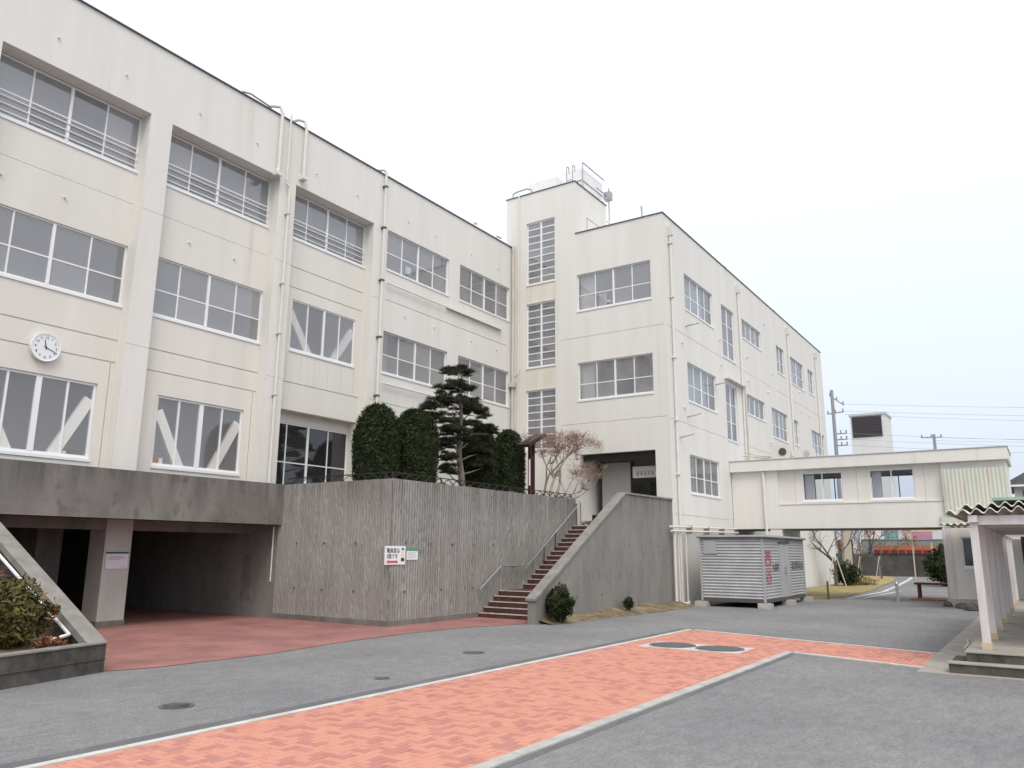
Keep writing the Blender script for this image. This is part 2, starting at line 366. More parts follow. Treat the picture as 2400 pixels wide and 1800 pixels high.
def window(root, pl, u0, u1, z0, z1, d=.08, cols=4, tr=(.42,), thick=True, fm='white_frame', gm='glass', sill=True, bars=0, fw_=.045, name='window', wide=.075):
    """frame mesh + one pane object per light; d = depth of the frame behind the wall face"""
    mb = MB(); t = fw_; D = .06
    PB(mb, pl, u0, u1, d, d+D, z0, z0+t*1.2); PB(mb, pl, u0, u1, d, d+D, z1-t, z1)
    PB(mb, pl, u0, u0+t, d+.002, d+D-.002, z0+t*1.2, z1-t); PB(mb, pl, u1-t, u1, d+.002, d+D-.002, z0+t*1.2, z1-t)
    edges = [u0]+[u0+(u1-u0)*k/cols for k in range(1, cols)]+[u1]
    for k in range(1, cols):
        hw = wide/2 if (thick and k == cols/2) else t*.42
        PB(mb, pl, edges[k]-hw, edges[k]+hw, d+.004 if hw < .03 else d-.012, d+D-.004, z0+t*1.2, z1-t)
    zs = [z0]+[z0+(z1-z0)*q for q in tr]+[z1]
    for z in zs[1:-1]:
        PB(mb, pl, u0+t, u1-t, d+.008, d+D-.008, z-t*.4, z+t*.4)
    if bars:
        for k in range(bars):
            z = z0+.12+k*((z1-z0)*.36/bars)
            PB(mb, pl, u0, u1, d-.035, d-.02, z, z+.02)
    w_ = mb.build(name, fm, root)
    for i in range(cols):
        for j in range(len(zs)-1):
            p = MB(); PB(p, pl, edges[i]+.012, edges[i+1]-.012, d+.022, d+.03, zs[j]+.012, zs[j+1]-.012)
            p.build('pane', gm, w_)
    if sill:
        s_ = MB(); PB(s_, pl, u0-.02, u1+.02, -.03, d+.0, z0-.075, z0-.004)
        s_.build('sill', 'white_frame' if fm == 'white_frame' else fm, w_)
    return w_

def leafcloud(mb, pts, nrm, size, var=.4, flat=.0, aspect=1.6):
    """one small bent leaf (a quad) per point"""
    n = len(pts); a = rng.normal(size=(n, 3))
    if nrm is not None: a = a*(1-flat)+nrm*(1+flat)
    a /= np.linalg.norm(a, axis=1)[:, None]+1e-9
    b = rng.normal(size=(n, 3)); b -= a*(a*b).sum(1)[:, None]; b /= np.linalg.norm(b, axis=1)[:, None]+1e-9
    c = np.cross(a, b); s = size*(1+var*rng.uniform(-1, 1, n))[:, None]
    P = np.stack([pts-b*s*aspect, pts+c*s*.5, pts+b*s*aspect, pts-c*s*.5], 1).reshape(-1, 3)
    i = len(mb.v); mb.v += list(map(tuple, P)); k = np.arange(n)*4+i
    mb.f += list(zip(k.tolist(), (k+1).tolist(), (k+2).tolist(), (k+3).tolist()))
    return mb
def needles(mb, pts, dirs, ln, wd):
    n = len(pts); d = dirs/(np.linalg.norm(dirs, axis=1)[:, None]+1e-9)
    b = np.cross(d, rng.normal(size=(n, 3))); b /= np.linalg.norm(b, axis=1)[:, None]+1e-9
    L = ln*(1+.4*rng.uniform(-1, 1, n))[:, None]
    P = np.stack([pts-b*wd, pts+b*wd, pts+d*L], 1).reshape(-1, 3)
    i = len(mb.v); mb.v += list(map(tuple, P)); k = np.arange(n)*3+i
    mb.f += list(zip(k.tolist(), (k+1).tolist(), (k+2).tolist()))
    return mb
def sph(n):
    v = rng.normal(size=(n, 3)); return v/np.linalg.norm(v, axis=1)[:, None]
def grow(mb, p, d, ln, r, depth, spread, twig, upb=.15, kids=(2, 3), seg=3, n=5, shrink=.72):
    pts = [Vector(p)]; rad = [r]; d = Vector(d).normalized()
    for k in range(seg):
        d = (d+Vector((random.gauss(0, .16), random.gauss(0, .16), random.gauss(0, .12)+upb*.3))).normalized()
        pts.append(pts[-1]+d*ln/seg); rad.append(r*(1-.4*(k+1)/seg))
    mb.tube(pts, rad, n if r > .02 else 3, cap=False)
    if depth == 0: twig.append((pts[-1], d)); return
    for k in range(random.randint(*kids)):
        q = pts[-1] if k == 0 else pts[random.randint(1, seg)]
        nd = d+Vector((random.gauss(0, spread), random.gauss(0, spread), random.gauss(0, spread*.6)+upb))
        grow(mb, q, nd, ln*shrink*random.uniform(.8, 1.15), r*.58, depth-1, spread, twig, upb, kids, seg, n, shrink)

def bush(name, x, y, z0, rx, ry, h, n, mat, label, size=.035, group=None, mats2=None, n2=0):
    t = thing(name, (x, y, z0), label, 'shrub', group)
    mb = MB(); D = sph(n); rad_ = rng.uniform(.45, 1.0, n)**.5
    lump = 1+.16*np.sin(D[:, 0]*5+1)+.14*np.sin(D[:, 1]*6+2)+.10*np.sin(D[:, 2]*9)
    P = np.array([x, y, z0+.53*h])+D*np.array([rx, ry, h*.5])*(rad_*lump)[:, None]; P[:, 2] = np.maximum(P[:, 2], z0+.01)
    leafcloud(mb, P, D, size, .5, 0, 1.5); mb.build('foliage', mat, t, fix=False)
    if mats2:
        mb = MB(); D = sph(n2); P = np.array([x, y, z0+.53*h])+D*np.array([rx, ry, h*.5])*rng.uniform(.9, 1.12, n2)[:, None]
        k = (np.sin(D[:, 0]*4+D[:, 1]*3+x) > .35); P = P[k]; leafcloud(mb, P, D[k], size, .5, 0, 1.6); mb.build('tip_leaves', mats2, t, fix=False)
    mb = MB()
    for k in range(6): mb.tube([(x+random.gauss(0, .05), y+random.gauss(0, .05), z0-.03), (x+random.gauss(0, rx*.4), y+random.gauss(0, ry*.4), z0+h*.6)], [.015, .006], 5)
    mb.build('stem', 'bark', t)
def text_mesh(s, size, mat, parent, pl, u, z, d=-.006, align='LEFT', name='lettering', sx=1.0):
    """flat lettering on a wall plane; u runs to the reader's right"""
    cu = bpy.data.curves.new(name, 'FONT'); cu.body = s; cu.size = size; cu.align_x = align; cu.extrude = .001
    to = bpy.data.objects.new('tmp_text', cu); col.objects.link(to)
    dg = bpy.context.evaluated_depsgraph_get(); me = bpy.data.meshes.new_from_object(to.evaluated_get(dg)); col.objects.unlink(to); bpy.data.objects.remove(to)
    off = WL.get(parent.name, Vector()); ax, val = pl
    for v in me.vertices:
        a, b, c = v.co.x*sx, v.co.y, v.co.z
        P = (u+a, val+d-c, z+b) if ax == 'y' else (val+d-c, u-a, z+b)
        v.co = Vector(P)-off
    me.materials.clear(); me.materials.append(MATS[mat])
    o = bpy.data.objects.new(name, me); col.objects.link(o); o.parent = parent; WL[o.name] = off
    return o

# ================================================================== SETTING
g = MB(); g.quad((-300, -300, 0), (500, -300, 0), (500, 500, 0), (-300, 500, 0)); struct(g, 'asphalt_ground', 'asphalt', fix=False)
# brick path -------------------------------------------------------
PX0, PX1, PY0, PY1 = -1.0, 19.42, 4.47, 7.58
path = thing('brick_path', (10, 6, 0), None, None); path['kind'] = 'structure'
ARM = [(16.45, 4.47), (15.62, 1.98), (17.78, 1.9), (19.42, 7.56), (19.30, 4.47)]
ARM = [(16.45, 4.60), (15.60, 1.96), (17.76, 1.88), (18.54, 4.60)]
TRI = [(18.54, 4.60), (19.42, 7.56), (16.4, 7.56), (16.4, 4.60)]
MAIN = [(PX0, PY0), (16.42, PY0), (16.42, PY1), (PX0, PY1)]
TRI = [(16.42, PY0), (18.505, PY0), (19.41, PY1), (16.42, PY1)]
ARM = [(16.42, PY0), (15.6, 1.96), (17.76, 1.88), (18.505, PY0)]
def clip(poly, cp):
    ar = sum(cp[i][0]*cp[(i+1) % len(cp)][1]-cp[(i+1) % len(cp)][0]*cp[i][1] for i in range(len(cp)))
    if ar < 0: cp = cp[::-1]
    for i in range(len(cp)):
        a, b = cp[i], cp[(i+1) % len(cp)]; res = []
        side = lambda p: (b[0]-a[0])*(p[1]-a[1])-(b[1]-a[1])*(p[0]-a[0])
        for k in range(len(poly)):
            p, q = poly[k], poly[(k+1) % len(poly)]; sp, sq = side(p), side(q)
            if sp >= 0: res.append(p)
            if (sp >= 0) != (sq >= 0):
                t = sp/(sp-sq); res.append((p[0]+(q[0]-p[0])*t, p[1]+(q[1]-p[1])*t))
        poly = res
        if not poly: return []
    return poly
bed = MB()
for cp in (MAIN, TRI, ARM): bed.quad(*[(x, y, .006) for x, y in (cp if cp is not ARM else cp[::1])])
bed.build('joint_bed', 'brick_mortar', path)
U = .095; gap = .004
bricks = []
for i in range(int(PX0/U)-2, int(19.6/U)+2):
    for j in range(int(1.7/U)-2, int(7.7/U)+2):
        s_ = (i-j) % 4
        if s_ == 0: rc = (i*U+gap, (i+2)*U-gap, j*U+gap, (j+1)*U-gap)
        elif s_ == 3: rc = (i*U+gap, (i+1)*U-gap, j*U+gap, (j+2)*U-gap)
        else: continue
        q = [(rc[0], rc[2]), (rc[1], rc[2]), (rc[1], rc[3]), (rc[0], rc[3])]
        for cp in (MAIN, TRI, ARM):
            c = clip(q, cp)
            if len(c) >= 3:
                a = abs(sum(c[k][0]*c[(k+1) % len(c)][1]-c[(k+1) % len(c)][0]*c[k][1] for k in range(len(c))))/2
                if a > .0008: bricks.append((c, a))
MAN = [(15.92, 6.62), (16.0, 5.72)]
def free(c):
    x = sum(p[0] for p in c)/len(c); y = sum(p[1] for p in c)/len(c)
    return not (15.42 < x < 16.48 and 5.12 < y < 7.2)
bricks = [b for b in bricks if free(b[0])]
def vis(c):
    x = sum(p[0] for p in c)/len(c); y = sum(p[1] for p in c)/len(c)
    d = Vector((x, y, -1.9)); z = d.dot(fw)
    if z <= 0: return 1e9
    px = d.dot(r2)/z; py = d.dot(u2)/z
    if abs(px) > .66 or py < -.495: return 1e6+z
    return z
bricks.sort(key=lambda b: vis(b[0]))
def brick_mb(mb, c, h):
    ins = .006; cx = sum(p[0] for p in c)/len(c); cy = sum(p[1] for p in c)/len(c)
    n = len(c); i = len(mb.v)
    for p in c: mb.v.append((p[0], p[1], .002))
    for p in c: mb.v.append((p[0], p[1], h-.004))
    for p in c:
        l = max(math.hypot(p[0]-cx, p[1]-cy), 1e-5); mb.v.append((p[0]+(cx-p[0])/l*ins, p[1]+(cy-p[1])/l*ins, h))
    for k in range(n):
        k2 = (k+1) % n
        mb.f.append((i+k, i+k2, i+n+k2, i+n+k)); mb.f.append((i+n+k, i+n+k2, i+2*n+k2, i+2*n+k))
    mb.f.append(tuple(i+2*n+k for k in range(n)))
proto = {}
full = U*2*U*.8
for c, a in bricks[:300]:
    xs = [p[0] for p in c]; ys = [p[1] for p in c]; key = (round(max(xs)-min(xs), 3), round(max(ys)-min(ys), 3), len(c))
    h = .016+random.uniform(-.0015, .0015); ox, oy = min(xs), min(ys)
    if key in proto:
        o = proto[key].copy(); col.objects.link(o)
    else:
        m_ = MB(); brick_mb(m_, [(x-ox, y-oy) for x, y in c], .016); o = m_.build('brick', 'brick', None, fix=False); proto[key] = o
        o.parent = path
    o.location = (ox-10, oy-6, h-.016)
st = MB()
for c, a in bricks[300:]: brick_mb(st, c, .016+random.uniform(-.002, .002))
tag(st.build('brick_field', 'brick', path, fix=False), kind='stuff')
def strip(mb, a, b, wd, z0, z1):
    a = Vector((*a, 0)); b = Vector((*b, 0)); d = (b-a).normalized(); nn = Vector((-d.y, d.x, 0))*wd/2
    q = [a+nn, a-nn, b-nn, b+nn]; mb.prism([(p.x, p.y) for p in q], 'z', z0, z1)
def kerb_run(a, b, wd=.11, ln=1.2, mat='kerb'):
    a = Vector(a); b = Vector(b); L = (b-a).length; n = max(1, int(L/ln)); d = (b-a)/n
    for k in range(n):
        m_ = MB(); e = d.normalized()*.004
        strip(m_, a+d*k+e, a+d*(k+1)-e, wd, .001, .022); m_.build('edge_stone', mat, path)
kerb_run((-.2, PY1+.07), (19.5, PY1+.07)); kerb_run((.6, PY0-.07), (16.42, PY0-.07), .15, 1.2, 'kerb_grey')
kerb_run((16.36, PY0-.1), (15.53, 1.96)); kerb_run((19.47, PY1-.05), (17.83, 1.88))
db = MB(); strip(db, (-.2, PY1+.26), (19.6, PY1+.26), .30, .0005, .004)
strip(db, (19.72, PY1+.3), (18.0, 1.8), .34, .0005, .0045); strip(db, (.6, PY0-.19), (16.1, PY0-.19), .10, .0005, .004)
struct(db, 'asphalt_patch_band', 'asphalt_band')
# red tiled forecourt in front of the stairs and through the underpass
tl = MB(); poly = [(6.8, 12.75), (8.0, 12.30), (10.1, 12.2), (12.4, 12.55), (14.5, 12.62), (16.7, 12.4), (18.3, 11.78), (19.3, 11.9), (19.3, 14.2), (15.45, 14.2), (15.45, 44), (3, 44), (3, 18), (7.25, 18)]
tl.quad(*[(x, y, .008) for x, y in poly]); struct(tl, 'red_tile_paving', 'red_tile', fix=False)
# pale apron by the walkway
ap = MB(); ap.box(14.92, 34.6, -4, 2.0, -.02, .018); struct(ap, 'concrete_apron', 'platform')
# soil strip along the stair wall
so = MB(); n_ = 26
for k in range(n_):
    x0 = 18.5+k*(27.9-18.5)/n_; x1 = 18.5+(k+1)*(27.9-18.5)/n_
    f = lambda x: .45+.5*min(1, (x-18.5)/6)+.08*math.sin(x*3.1)
    hz = lambda x: .16+.06*math.sin(x*2.3)
    so.quad((x0, 11.5-f(x0)*.9, .004), (x1, 11.5-f(x1)*.9, .004), (x1, 11.5, hz(x1)), (x0, 11.5, hz(x0)))
struct(so, 'soil_strip', 'soil', smooth=True)
# lawn, road lines far behind the bridge
la = MB(); lp = [(34.2, 10.9), (36.2, 8.1), (38.5, 7.75), (45, 7.75), (53, 8.5), (62, 9.2), (68, 9.9), (73, 11.2), (74, 13), (71, 16), (60, 17.5), (55.5, 14), (55.3, 11.2), (35, 11.3)]
la.quad(*[(x, y, .05) for x, y in lp]); la.quad(*[(x, y, .0) for x, y in lp])
n_ = len(lp)
for k in range(n_): la.quad((*lp[k], 0), (*lp[(k+1) % n_], 0), (*lp[(k+1) % n_], .05), (*lp[k], .05))
struct(la, 'lawn', 'dry_grass', fix=False)
ml = MB()
for a, b, wd in (((37, 7.35), (45, 7.2), .2), ((45, 7.2), (53, 7.75), .22), ((53, 7.75), (66, 8.8), .25), ((66, 8.8), (74, 9.6), .25), ((35.9, 7.3), (37.0, 5.6), .16), ((37.6, 6.9), (46, 6.6), .16)):
    strip(ml, a, b, wd, .0005, .004)
struct(ml, 'road_marking', 'white_line')
# garden soil behind the retaining wall
gs = MB(); gs.box(15.7, 25.0, 14.36, 18.78, 2.5, 3.60); struct(gs, 'garden_bed', 'soil')
# entrance platform
plf = MB(); plf.box(25.12, 28.0, 11.76, 18.78, 0.02, 2.82); struct(plf, 'entrance_platform', 'stair_red')

# ================================================================== BUILDING A (left wing)
YA = 18.8; ROOF = 15.42
A = thing('classroom_building', (15, 23, 0), 'long cream three storey school wing at left with recessed strip windows', 'building')
PA = ('y', YA); PI = ('y', YA+.38)
bays = [(2.44, 6.14), (6.79, 10.49), (11.12, 14.85), (15.5, 19.09)]
wall = MB()
ops = [(a, b, 3.0, 13.38, .38) for a, b in bays]
flush = [(19.81, 23.43, 11.90, 13.40), (24.16, 27.78, 11.93, 13.44), (19.80, 23.45, 8.05, 9.56), (24.15, 27.78, 8.05, 9.58)]
ops += [(*q, .16) for q in flush]
gro = [(19.85, 27.6, 10.72, 10.745, .03, True), (19.85, 27.95, 6.95, 6.975, .03, True)]
for a, b in ((1.8, 2.44), (6.14, 6.79), (10.49, 11.12), (14.85, 15.5), (19.09, 19.85)):
    for z in (6.98, 10.66): gro.append((a+.001, b-.001, z, z+.012, .012, True))
facade(wall, PA, 1.8, 28.0, 3.0, ROOF, ops+gro)
wall.quad((1.8, YA, 3.0), (1.8, 27, 3.0), (1.8, 27, ROOF), (1.8, YA, ROOF)); wall.quad((1.8, 27, 3.0), (28, 27, 3.0), (28, 27, ROOF), (1.8, 27, ROOF))
wall.quad((1.8, YA, ROOF), (28, YA, ROOF), (28, 27, ROOF), (1.8, 27, ROOF))
wall.build('wall', 'cream_wall', A)
cp = MB(); cp.box(1.75, 27.98, YA-.05, YA+.25, ROOF+.003, ROOF+.035); cp.build('coping', 'coping', A)
for bi, (a, b) in enumerate(bays):
    inf = MB()
    r1 = [(a+.62, b-.38, 4.03, 5.9)] if bi < 3 else [(a+.03, b-.06, 3.75, 6.16)]
    if bi == 3: r2w = [(15.98, 18.78, 8.10, 9.74)]
    else: r2w = [(a+.012, b-.012, 8.04, 9.66)]
    o_ = [(a+.012, b-.012, 11.80, 13.36, .10), (*r2w[0], .10), (*r1[0], .12 if bi < 3 else .40)]
    zs = [7.08, 6.50] if bi < 3 else [7.02, 10.80, 10.12]
    for z in zs: o_.append((a+.01, b-.01, z, z+.028, .035, True))
    if bi == 3:
        for k in range(6): o_.append((15.9+k*.58, 15.912+k*.58, 7.08, 8.0, .014, True))
    else: o_.append((a+.01, b-.01, 10.84, 10.852, .012, True)); o_.append((b-.13, b-.105, 3.0, 6.49, .03, True))
    facade(inf, PI, a, b, 3.0, 13.38, o_)
    inf.build('infill_panel', 'cream_panel', A)
    window(A, PI, a+.012, b-.012, 11.80, 13.34, .05, 4, (.42,), bars=3)
    if bi < 3:
        window(A, PI, *r2w[0], .05, 4, (.44,))
        window(A, PI, *r1[0], .05, 4, (), fw_=.06, gm='low_glass', wide=.13)
    else:
        window(A, PI, *r2w[0], .03, 4, (), sill=True, gm='mid_glass')
        window(A, PI, r1[0][0], r1[0][1], 3.75, 5.82, .36, 4, (.40,), gm='dark_glass', sill=False)
        lt = MB(); PB(lt, PI, r1[0][0], r1[0][1], .34, .40, 5.82, 6.16); lt.build('lintel_panel', 'cream_panel', A)
    # diagonal seismic braces behind the glass
    if bi in (0, 1, 2, 3):
        zb, zt = (4.0, 5.85) if bi < 3 else (8.05, 9.75)
        ua, ub = (r1[0][0], r1[0][1]) if bi < 3 else (r2w[0][0], r2w[0][1])
        cx = (ua+ub)/2
        for sgn, e in ((1, ua), (-1, ub)):
            p0 = (e+sgn*(.1 if bi < 3 else .02), zt-(.35 if bi < 3 else .4)); p1 = (cx-sgn*.42, zb-.12)
            dx, dz = p1[0]-p0[0], p1[1]-p0[1]; L = math.hypot(dx, dz); nx, nz = -dz/L*.13, dx/L*.13
            b_ = MB(); b_.prism([(p0[0]+nx, p0[1]+nz), (p0[0]-nx, p0[1]-nz), (p1[0]-nx, p1[1]-nz), (p1[0]+nx, p1[1]+nz)], 'y', YA+.455, YA+.56)
            b_.build('brace', 'brace', A)
for q in flush: window(A, PA, *q, .08, 4, (.44,))
# floors and back walls of the rooms
rm = MB()
for z in (3.02, 6.92, 10.8, 14.2): rm.box(1.9, 27.9, YA+.56, 24, z-.12, z)
rm.build('floor_slab', 'room', A)
rm = MB(); rm.box(1.9, 27.9, 21.7, 21.8, 3.0, 15.2)
for x in (6.45, 15.2, 19.45, 23.8): rm.box(x-.06, x+.06, YA+.60, 21.7, 3.0, 14.1)
rm.build('partition', 'room', A)
# small things standing on the inner sill
for x, w_, h, mt_ in ((11.85, .14, .26, 'gold_leaf'), (12.02, .10, .18, 'sign_white'), (9.3, .3, .1, 'sign_white'), (9.7, .2, .14, 'orange_leaf'), (8.0, .3, .12, 'sign_white')):
    m_ = MB(); m_.box(x, x+w_, YA+.50, YA+.60, 4.08, 4.08+h); m_.build('sill_item', mt_, A)
# pane notices, box on sill
nb = MB(); PB(nb, PA, 21.0, 21.3, .135, .145, 12.1, 12.4); nb.build('window_notice', 'sign_white', A)
# roof pipes, down pipes
def bend_pipe(root, pts, r, mat='pipe_paint', name='drain_pipe'):
    m_ = MB(); m_.tube(pts, r, 10); return m_.build(name, mat, root, smooth=False)
yo = YA-.11
bend_pipe(A, [(14.35, yo+.5, 15.62), (14.45, yo+.25, 15.7), (14.62, yo+.05, 15.68), (14.68, yo, 15.5), (14.68, yo, 13.55), (14.62, yo, 13.38)], .055)
bend_pipe(A, [(15.35, yo+.5, 15.66), (15.5, yo+.2, 15.72), (15.64, yo+.04, 15.66), (15.68, yo, 15.4), (15.68, yo, 13.75)], .055)
bend_pipe(A, [(15.05, yo, 13.4), (15.05, yo+.02, 13.2), (15.16, yo, 13.1), (15.16, yo, 3.4)], .038)
bend_pipe(A, [(15.03, yo, 15.6), (15.03, yo, 13.3)], .03)
bend_pipe(A, [(19.15, yo+.4, 15.55), (19.42, yo+.05, 15.58), (19.5, yo, 15.5), (19.5, yo, 3.5)], .05)
for z in (14.9, 13.3, 11.3, 9.2, 7.1, 5.2):
    m_ = MB(); m_.box(19.43, 19.57, yo-.065, YA-.002, z, z+.06); m_.build('pipe_bracket', 'coping', A)
for z in (12.2, 9.9, 8.3, 6.4): m_ = MB(); m_.box(15.11, 15.21, yo-.05, YA-.002, z, z+.035); m_.build('pipe_bracket', 'grey_frame', A)
for x, z in ((14.66, 13.42), (15.68, 13.7)):
    m_ = MB(); m_.box(x-.09, x+.11, yo-.09, YA-.002, z-.10, z+.02); m_.build('hopper', 'pipe_paint', A)
bend_pipe(A, [(19.75, yo, 11.32), (27.0, yo, 11.32)], .028, name='cable_conduit'); bend_pipe(A, [(19.75, yo, 7.62), (24.2, yo, 7.62)], .028, name='cable_conduit')
m_ = MB(); m_.box(23.3, 27.1, YA-.10, YA-.004, 11.33, 11.42); m_.build('cable_tray', 'cream_panel', A)
bend_pipe(A, [(13.3, YA+.1, 15.58), (13.6, YA+.1, 15.66), (14.4, YA+.1, 15.6)], .03, 'galvanised', 'roof_rail')
bend_pipe(A, [(25.3, YA+.2, 15.5), (25.3, YA+.2, 15.75), (25.45, YA+.15, 15.72)], .05, 'pipe_paint', 'roof_vent')
bend_pipe(A, [(26.9, YA+.2, 15.5), (26.95, YA+.2, 15.72), (27.3, YA+.15, 15.72)], .05, 'pipe_paint', 'roof_vent')
for x, z in ((7.95, 14.15), (9.7, 14.1), (11.9, 14.1), (13.9, 14.1), (16.3, 14.1), (18.2, 14.1), (20.9, 14.1), (22.5, 14.1), (24.9, 14.1), (26.9, 14.1)) :
    m_ = MB(); m_.tube([(x, YA+.01, z), (x, YA-.06, z)], .024, 8); m_.build('wall_anchor', 'pipe_paint', A)
for x in (7.3, 8.75, 12.2, 13.7, 20.9, 22.6, 25.0, 26.8):
    rec = .38 if x < 19 else 0
    m_ = MB(); m_.tube([(x, YA+rec+.01, 10.35), (x, YA+rec-.065, 10.35)], .028, 8); m_.build('wall_anchor', 'pipe_paint', A)

# ---------------------------------------------------------------- underpass: parapet beam, columns, walls
UP = thing('concrete_underpass', (8, 18.4, 0), 'dark concrete parapet beam and columns over the unlit passage at left', 'underpass')
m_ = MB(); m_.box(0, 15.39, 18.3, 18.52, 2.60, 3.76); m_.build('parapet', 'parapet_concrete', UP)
m_ = MB(); m_.box(0, 15.39, 18.52, 44, 2.62, 2.98); m_.build('deck_slab', 'shade_concrete', UP)
m_ = MB(); m_.box(0, 15.44, 19.6, 20.0, 2.36, 2.62); m_.build('beam', 'concrete', UP)
for x in (4.0, 10.97):
    m_ = MB(); m_.box(x, x+.70, 19.58, 20.3, .009, 2.62); m_.build('column', 'column_concrete', UP)
    m_ = MB(); m_.box(x-.02, x+.72, 19.56, 20.32, .01, .14); m_.build('column_base', 'concrete', UP)
m_ = MB(); m_.box(15.44, 15.7, 18.46, 44, .009, 2.98); m_.build('side_wall', 'stair_wall_concrete', UP)
m_ = MB(); m_.box(15.425, 15.44, 19.5, 19.95, .45, 1.75); m_.build('wall_patch', 'parapet_concrete', UP)
m_ = MB(); m_.box(0, 15.44, 44, 44.3, .009, 2.98); m_.build('back_wall', 'shade_concrete', UP)
m_ = MB(); m_.box(-.3, 0, 18.3, 44, .009, 2.98); m_.build('side_wall', 'shade_concrete', UP)
m_ = MB(); m_.box(10.45, 11.1, 21.9, 44, .009, 2.62); m_.build('pier_wall', 'concrete', UP)
m_ = MB(); m_.box(0, 10.2, 24.8, 25, .009, 2.62); m_.build('rear_wall', 'concrete', UP)
m_ = MB(); m_.tube([(15.40, 18.62, 2.55), (15.40, 18.62, 1.0)], .022, 6); m_.build('cable_conduit', 'pipe_paint', UP)

# ---------------------------------------------------------------- ribbed retaining wall
RW = thing('retaining_wall', (18, 15, 0), 'tall rib textured grey concrete retaining wall holding up the raised garden', 'wall')
def rib_sheet(pl, u0, u1, z0, z1, name, root, mat, pitch=.105, depth=.05, d=0., rows=30, broken=.5):
    n = int((u1-u0)/pitch); mb = MB(); zs = np.linspace(z0, z1, rows+1)
    prof = [0, .30, .38, .60, .68]
    nz = {}
    us = []; amp = []
    for k in range(n):
        for q in prof:
            us.append(u0+(k+q)*(u1-u0)/n); amp.append((k, q))
    us.append(u1); amp.append((n, 0))
    ph = rng.uniform(0, 6.28, (n+1, 3)); kk = rng.uniform(.75, 1.0, n+1)
    i0 = len(mb.v)
    for r_, z in enumerate(zs):
        for (k, q), u in zip(amp, us):
            v = 2.0 if random.random() < .10 else 0.0
            s_ = kk[k]*(1.0 if v < 1.2 else 1-broken)
            dd = -depth*s_ if q in (0, .30, .68) else (-depth*.7 if v > .9 else 0)
            edge = r_ in (0, rows)
            mb.v.append(PP(pl, u, d+dd+(0 if edge else random.gauss(0, .0012)), z))
    w_ = len(us)
    for r_ in range(rows):
        for c in range(w_-1):
            a = i0+r_*w_+c; mb.f.append((a, a+1, a+w_+1, a+w_))
    return mb.build(name, mat, root, fix=False)
m_ = MB(); m_.prism([(15.45, 14.12), (25.2, 14.12), (25.2, 14.36), (15.69, 14.36), (15.69, 18.44), (15.45, 18.44)], 'z', .0, 3.75); m_.build('wall_core', 'concrete', RW)
rib_sheet(('y', 14.1), 15.405, 25.2, .14, 3.75, 'ribbed_face', RW, 'ribbed_concrete')
rib_sheet(('x', 15.43), 14.078, 18.44, .14, 3.75, 'ribbed_face', RW, 'ribbed_concrete', depth=.026, broken=.8)
m_ = MB(); m_.prism([(15.385, 14.05), (19.3, 14.05), (19.3, 14.115), (15.446, 14.115), (15.446, 18.44), (15.385, 18.44)], 'z', .008, .145); m_.build('footing', 'concrete', RW)
m_ = MB(); m_.box(25.2, 25.4, 14.12, 18.78, 2.82, 3.62); m_.build('end_wall', 'concrete', RW)
for x, z in ((16.0, 2.1), (17.0, 2.08), (18.0, 2.08), (19.0, 2.08), (20.0, 2.08), (17.5, .85), (18.6, .85), (16.0, .85), (19.0, .85)):
    m_ = MB(); m_.tube([(x, 14.11, z), (x, 14.046, z)], .028, 8); m_.build('tie_hole', 'coping', RW)
for y in (15.3, 16.5, 17.6):
    for z in (2.08, .85):
        m_ = MB(); m_.tube([(15.44, y, z), (15.378, y, z)], .022, 8); m_.build('tie_hole', 'coping', RW)

# right stair wall
SW = thing('stair_side_wall', (23, 11.6, 0), 'concrete stair wall with a sloping top beside the red steps', 'wall')
prof = [(18.35, 0.0), (18.35, .62), (23.98, 3.80), (27.98, 3.82), (27.98, 0.0)]
m_ = MB(); m_.prism(prof, 'y', 11.5, 11.75); m_.build('wall_body', 'stair_wall_concrete', SW)
m_ = MB()
m_.prism([(18.30, .60), (18.30, .66), (23.97, 3.85), (27.97, 3.87), (27.97, 3.81), (23.98, 3.79), (18.34, .60)], 'y', 11.46, 11.79); m_.build('coping', 'coping_concrete', SW)
for x, z in ((20.6, .62), (22.2, .62), (24.2, .62), (26.6, .62), (25.2, 2.1), (26.6, 2.1), (24.2, 2.1)):
    m_ = MB(); m_.tube([(x, 11.52, z), (x, 11.494, z)], .035, 8); m_.build('tie_hole', 'coping', SW)

# stairs
ST = thing('staircase', (22, 13, 0), 'dark red stone steps with pale nosings climbing between concrete walls', 'stairs')
def step(x0, x1, z0, z1):
    m_ = MB(); m_.box(x0, x1, 11.77, 14.06, .009, z1-.012); s_ = m_.build('step', 'stair_red', ST)
    m_ = MB(); m_.box(x0-.012, x0+.045, 11.80, 14.03, z1-.03, z1-.002); m_.build('nosing', 'nosing', s_)
rz = .148
for k in range(5): step(19.27+.26*k, 19.27+.26*(k+1) if k < 4 else 21.70, rz*k, rz*(k+1))
for k in range(14): step(21.70+.244*k, 21.70+.244*(k+1), .74+rz*k, .74+rz*(k+1))
HR = thing('handrail', (22, 13.9, 0), 'slim steel handrail following the steps along the ribbed wall', 'handrail')
m_ = MB(); m_.tube([(19.15, 13.92, .80), (20.22, 13.92, 1.45), (21.74, 13.92, 1.45), (25.28, 13.92, 3.66), (25.3, 13.92, 2.84)], .024, 8); m_.build('rail', 'steel', HR)
for x, z in ((22.75, 2.06), (23.5, 2.52)):
    m_ = MB(); m_.tube([(x, 13.92, z), (x, 13.92, z-.92)], .016, 6); m_.build('post', 'black_iron', HR)
